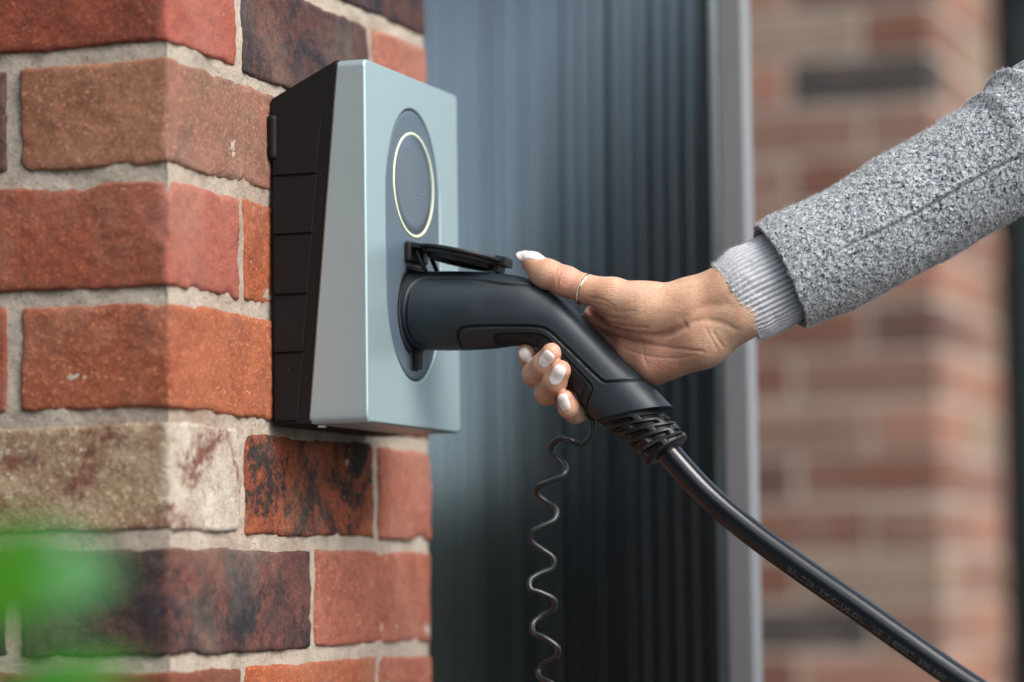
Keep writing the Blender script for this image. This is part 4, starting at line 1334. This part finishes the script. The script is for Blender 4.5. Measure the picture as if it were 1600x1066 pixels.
# ================================================================== BACKGROUND
# dark ribbed metal door standing open behind the pier, leading edge towards the viewer
E0 = W(1126, 533, 2.44)
ddir = np.array([-math.cos(math.radians(48)), math.sin(math.radians(48)), 0.0])   # away from the leading edge
dn = np.array([ddir[1], -ddir[0], 0.0]); dn = dn if dn[1] < 0 else -dn
door = thing('metal_door', (float(E0[0]), float(E0[1]), 0), 'dark grey vertically ribbed metal door standing open behind the brick pier', 'door')
t = NT('anthracite_metal')
t.set(Base_Color=S(126, 137, 141, .8), Metallic=.9, Roughness=t.math('ADD', t.math('MULTIPLY', t.noise(9, 5, .6), .10), .19))
t.bump(t.noise(200, 4), .0003, .3)
M_anth = t.m
def oriented(name, s0, s1, d0, d1, z0, z1, mat, parent, bev=.002):
    me = box_mesh(name, (s0, d0, z0), (s1, d1, z1), bev, 2)
    for v_ in me.vertices:
        p = np.array([E0[0], E0[1], 0]) + ddir * v_.co.x + dn * v_.co.y
        v_.co = (p[0], p[1], v_.co.z)
    if np.linalg.det(np.array([ddir, dn, [0, 0, 1]])) < 0: me.flip_normals()
    o = put(name, me, mat, None)
    if parent is not None:
        o.parent = parent; o.matrix_parent_inverse = Matrix.Translation(-Vector(parent.location))
    return o
DH = 2.15
oriented('door_leaf', 0.012, 1.9, -.014, 0, .03, DH, M_anth, door, .002)
# ribs: shallow rounded flutes, one object each, sharing one mesh
pitch = .031
prof = []
for k in range(13):
    a = k / 12
    prof.append((a * pitch, .00030 * math.sin(math.pi * a) + .0002))
poly = [(x, y) for x, y in prof] + [(pitch, -.001), (0, -.001)]
rm = prism_mesh('rib', poly, 2, .04, DH - .01)
rm.polygons.foreach_set('use_smooth', [abs(p.normal.z) < .5 for p in rm.polygons])
rm.materials.append(M_anth)
rot = math.atan2(ddir[1], ddir[0])
# local x -> ddir, local y -> dn (mirror if needed)
lm = Matrix.Identity(4)
for i in range(3):
    lm[i][0] = ddir[i]; lm[i][1] = dn[i]
if lm.to_3x3().determinant() < 0: rm.flip_normals()
for k in range(58):
    o = bpy.data.objects.new('rib', rm); COL.objects.link(o); o.parent = door
    o.matrix_parent_inverse = Matrix.Identity(4)
    tw = math.radians(.6 * math.sin(k * .83) + .5 * math.sin(k * 2.1 + 1)); lk = lm @ Matrix.Rotation(tw, 4, 'Z'); p = ddir * (.02 + k * pitch); lk[0][3] = p[0]; lk[1][3] = p[1]; lk[2][3] = 0
    o.matrix_local = lk
M_trim = plain('grey_trim', S(150, 152, 162, .8), .5)
t = NT('grey_trim_b'); t.set(Base_Color=S(136, 139, 143, .82), Roughness=.6, Metallic=0.0); M_trim = t.m
# leading-edge trim, faces the viewer
pa, pb = W(1127, 533, 2.42), W(1170, 533, 2.41)
wd_ = float(np.linalg.norm(pb - pa))
me = box_mesh('edge_trim', (0, 0, .02), (wd_, .018, DH + .01), .003, 3)
aa = math.atan2(pb[1] - pa[1], pb[0] - pa[0])
for v_ in me.vertices:
    x, y = v_.co.x, v_.co.y
    v_.co.x = pa[0] + x * math.cos(aa) - y * math.sin(aa); v_.co.y = pa[1] + x * math.sin(aa) + y * math.cos(aa)
put('edge_trim', me, M_trim, door)

# far brick pier
YP = float(W(1320, 533, 4.7)[1])
fx0 = float(on_plane(1186, 533, 1, YP)[0]); fx1 = float(on_plane(1466, 533, 1, YP)[0])
fy1 = float(on_plane(1566, 533, 0, fx1)[1])
fx0 -= .20
far = thing('brick_pier', (fx0, YP, 0), 'distant out-of-focus brick pier between the door edge and the black framed window', 'brick pier')
me = box_mesh('mortar', (fx0 + .003, YP + .003, 0), (fx1 - .003, fy1 - .003, 2.11))
put('mortar', me, M_mortar, far)
nj = random.Random(11)
for nm_, ca__, cb__ in (('F1', S(138, 106, 92), S(120, 90, 78)), ('F2', S(126, 86, 72), S(108, 74, 62)), ('F3', S(150, 130, 112), S(134, 112, 96)), ('F4', S(106, 78, 70), S(88, 68, 62)), ('F5', S(74, 66, 64), S(62, 56, 56)), ('F6', S(158, 116, 98), S(144, 102, 88))):
    BR[nm_] = brick_mat('far_brick_' + nm_.lower(), ca__, cb__, S(176, 160, 146))
fn = ['F1', 'F2', 'F1', 'F3', 'F2', 'F1', 'F4', 'F2', 'F3', 'F1', 'F6']
for j in range(0, 28):
    zc = .0375 + .075 * j + .018
    xs = [fx1]
    first = .215 if j % 2 == 0 else .1025
    x = fx1; ww = first
    while x - ww > fx0 - .01:
        a = max(fx0, x - ww)
        mt = nj.choice(fn)
        if j == int((W(1360, 145, 4.7)[2] - .018) / .075) and abs(x - fx1) < .01: mt = 'F5'
        if j == int((W(1260, 985, 4.7)[2] - .018) / .075): mt = 'F5' if x < fx1 - .1 else 'F1'
        dy = (.1025 if j % 2 == 0 else .215) if x == fx1 else .1
        place_brick(a, x, YP, YP + min(dy, fy1 - YP), zc, far, None, mt, 900 + j * 7 + int(x * 100), .002)
        x = x - ww - .010; ww = .215
    y = YP + (.1025 if j % 2 == 0 else .215) + .01
    while y < fy1 - .03:
        y1_ = min(fy1, y + .215)
        place_brick(fx1 - .1025, fx1, y, y1_, zc, far, None, nj.choice(['F1', 'F3', 'F6', 'F6', 'F1']), 1900 + j, .002)
        y = y1_ + .01

# second, black door with a pale glass strip at the picture's right edge
bx0 = float(on_plane(1563, 533, 1, fy1 - .02)[0])
gx0 = float(on_plane(1594, 533, 1, fy1 - .02)[0])
bd = thing('side_window', (bx0, fy1, 0), 'black framed tall window with pale blue glass right of the distant brick pier', 'window')
M_frame = plain('black_frame', S(14, 14, 16), .6, 0, .2)
t = NT('door_glass'); t.set(Base_Color=S(70, 96, 100, .6), Roughness=.06, Metallic=.4); M_glass = t.m
yb = fy1 - .02
put('frame_post', box_mesh('frame_post', (bx0 - .10, yb, 0), (gx0, yb + .08, 2.2), .004, 2), M_frame, bd)
put('frame_post', box_mesh('frame_post', (gx0 + .22, yb, 0), (gx0 + .30, yb + .08, 2.2), .004, 2), M_frame, bd)
put('frame_rail', box_mesh('frame_rail', (gx0, yb, 2.1), (gx0 + .22, yb + .08, 2.2), .004, 2), M_frame, bd)
put('frame_rail', box_mesh('frame_rail', (gx0, yb, 0), (gx0 + .22, yb + .08, .14), .004, 2), M_frame, bd)
put('glass_pane', box_mesh('glass_pane', (gx0, yb + .03, .14), (gx0 + .22, yb + .04, 2.1)), M_glass, bd)
put('handle', box_mesh('handle', (gx0 + .24, yb - .03, 1.0), (gx0 + .26, yb, 1.2), .006, 2), M_trim, bd)
# house wall over and behind, out of frame
hw_ = thing('house_wall', (fx0, fy1 + .5, 0), 'plain rendered house wall closing the view behind the piers', 'wall')
put('render_coat', box_mesh('render_coat', (-3.5, fy1 + .5, 0), (.42, fy1 + .8, 2.12)), plain('grey_render', S(170, 172, 172), .9), hw_)
# unseen dark wall and hedge, added to darken reflections in the door and charger
sw_ = thing('added_dark_wall', (-.5, .8, 0), 'unseen dark wall added behind the brick pier to darken the door reflection', 'wall')
put('render_coat', box_mesh('brickwork', (-.60, .445, 0), (-.44, 1.13, 2.45), .004, 1), plain('dark_render', S(40, 44, 50), .8), sw_)
hg = thing('added_hedge', (-7.5, 2.5, 0), 'unseen dark green hedge added to darken reflections in door and charger', 'hedge')
t = NT('hedge_leaves'); t.set(Base_Color=t.mix(t.noise(30, 4), S(26, 32, 26), S(44, 54, 40)), Roughness=.7); M_hedge = t.m
rq = np.random.RandomState(2); nl_ = 9000
P = np.stack([-7.5 + rq.rand(nl_) * 1.0, -7 + rq.rand(nl_) * 18, rq.rand(nl_) ** .8 * 1.95], -1)
hh2 = nl_ // 2
P[:hh2] = np.stack([-7.5 + rq.rand(hh2) * 9.0, -7.4 + rq.rand(hh2) * .9, rq.rand(hh2) ** .8 * 2.6], -1)
a_ = rq.normal(size=(nl_, 3)); a_ /= np.linalg.norm(a_, axis=1)[:, None]; b_ = np.cross(a_, rq.normal(size=(nl_, 3))); b_ /= np.linalg.norm(b_, axis=1)[:, None]
V = np.stack([P - a_ * .09, P + b_ * .05, P + a_ * .09, P - b_ * .05], 1).reshape(-1, 3)
lv = put('leaves', quad_mesh('leaves', V, np.arange(nl_ * 4).reshape(-1, 4), smooth=False), M_hedge, hg); lv['kind'] = 'stuff'
put('hedge_core', box_mesh('hedge_core', (-7.4, -7, 0), (-6.7, 11, 1.85)), M_hedge, hg)
put('hedge_core', box_mesh('hedge_core', (-7.4, -7.3, 0), (1.5, -6.6, 2.5)), M_hedge, hg)
print('CABLE', [tuple(np.round(p, 3)) for p in cp[6:12]], 'E0', E0)

# leafy shrub in front of the pier, close to the viewer
M_leafs = []
for nm, c_ in (('leaf_green', S(76, 150, 28, .8)), ('leaf_blue_green', S(64, 138, 66, .8)), ('leaf_deep_green', S(64, 140, 40, .85))):
    t = NT(nm); t.set(Base_Color=c_, Roughness=.42, Subsurface_Weight=0.0, Transmission_Weight=0.0)
    tr = t.n.new('ShaderNodeBsdfTranslucent'); tr.inputs[0].default_value = (c_[0] * 1.5, c_[1] * 1.6, c_[2] * .7, 1)
    mx = t.n.new('ShaderNodeMixShader'); mx.inputs[0].default_value = .4
    t.l.new(t.b.outputs[0], mx.inputs[1]); t.l.new(tr.outputs[0], mx.inputs[2]); t.l.new(mx.outputs[0], t.n['Material Output'].inputs[0])
    M_leafs.append(t.m)
base_ = W(-260, 900, .98); base_[2] = 0
shrub = thing('garden_shrub', tuple(float(x) for x in base_), 'bright green leafy shrub out of focus in front of the brick pier', 'shrub')
def leaf(b, tip, wd, up_n, mat, droop=.12):
    b, tip = np.array(b, float), np.array(tip, float); ax_ = tip - b; L = np.linalg.norm(ax_); ax_ /= L
    sd3 = np.cross(ax_, up_n); sd3 /= np.linalg.norm(sd3); up3 = np.cross(sd3, ax_)
    V, Q = [], []
    n, m = 16, 8
    for i in range(n + 1):
        u = i / n
        w = wd * .5 * (math.sin(math.pi * u ** .82) ** .8) + .0002
        for j in range(m + 1):
            a = j / m * 2 - 1
            V.append(b + ax_ * L * u + sd3 * w * a + up3 * (abs(a) * w * .28 - droop * L * u * u + .0008 * math.sin(u * 22) * abs(a)))
    for i in range(n):
        for j in range(m):
            k = i * (m + 1) + j; Q.append((k, k + 1, k + m + 2, k + m + 1))
    o = put('leaf', quad_mesh('leaf', np.array(V), Q), mat, shrub)
    md = o.modifiers.new('thickness', 'SOLIDIFY'); md.thickness = .0004
    return o
leaf(W(-45, 985, .93), W(54, 812, .93), .031, -_F + _R * .5, M_leafs[0], .05)
leaf(W(-60, 915, .95), W(192, 886, .96), .033, -_F * .9 + _U * .5, M_leafs[1], .06)
leaf(W(-10, 1110, .95), W(215, 1040, .95), .030, -_F * .6 + _U, M_leafs[2], .06)
rs = random.Random(5)
for st_i in range(9):
    top = W(-70 - st_i * 60, 960 + 40 * (st_i % 3), .93 + .03 * (st_i % 4))
    foot = np.array([base_[0] + rs.uniform(-.05, .05), base_[1] + rs.uniform(-.05, .05), 0])
    midp = (foot + top) / 2 + np.array([rs.uniform(-.03, .03), rs.uniform(-.03, .03), 0])
    path = catmull([foot, midp, top], 24)
    tube('stem', path, np.linspace(.004, .0014, 24), plain('stem_bark', S(92, 84, 52), .7) if st_i == 0 else bpy.data.materials['stem_bark'], shrub, 8)
    for k in range(13):
        q = path[min(23, 8 + int(k * 1.25))]
        a_ = rs.uniform(0, 2 * math.pi); Lf = rs.uniform(.035, .06)
        tp_ = q + np.array([math.cos(a_) * Lf, math.sin(a_) * Lf, rs.uniform(.0, .03)])
        ok_ = True
        for uu in (0, .5, 1):
            x_, y_ = project(q + (tp_ - q) * uu)
            if x_ > -140 and y_ < 1190: ok_ = False
        if ok_: leaf(q, tp_, Lf * .5, np.array([rs.uniform(-.4, .4), rs.uniform(-.4, .4), 1]), rs.choice(M_leafs))

# unseen house added behind the viewer to darken the charger's side strip
nh = thing('added_house', (-4, -8.3, 0), 'unseen slate grey house added behind the viewer to darken charger reflections', 'house')
put('wall', box_mesh('wall', (-11, -12, 0), (1.2, -7.9, 5.2)), plain('slate_render', S(52, 66, 70), .85), nh)
rf_ = put('roof', prism_mesh('roof', [(-12.3, 5.2), (-7.6, 5.2), (-9.95, 7.4)], 0, -11.3, 1.5), plain('roof_tiles', S(60, 56, 58), .8), nh)
for k in range(4):
    for zz in (.9, 3.3):
        wf = put('window_frame', box_mesh('window_frame', (-10 + k * 2.9, -7.93, zz), (-8.7 + k * 2.9, -7.86, zz + 1.25), .01, 1), M_white_plastic, nh)
        put('window_pane', box_mesh('window_pane', (-9.93 + k * 2.9, -7.87, zz + .07), (-8.77 + k * 2.9, -7.85, zz + 1.18)), M_display, nh)
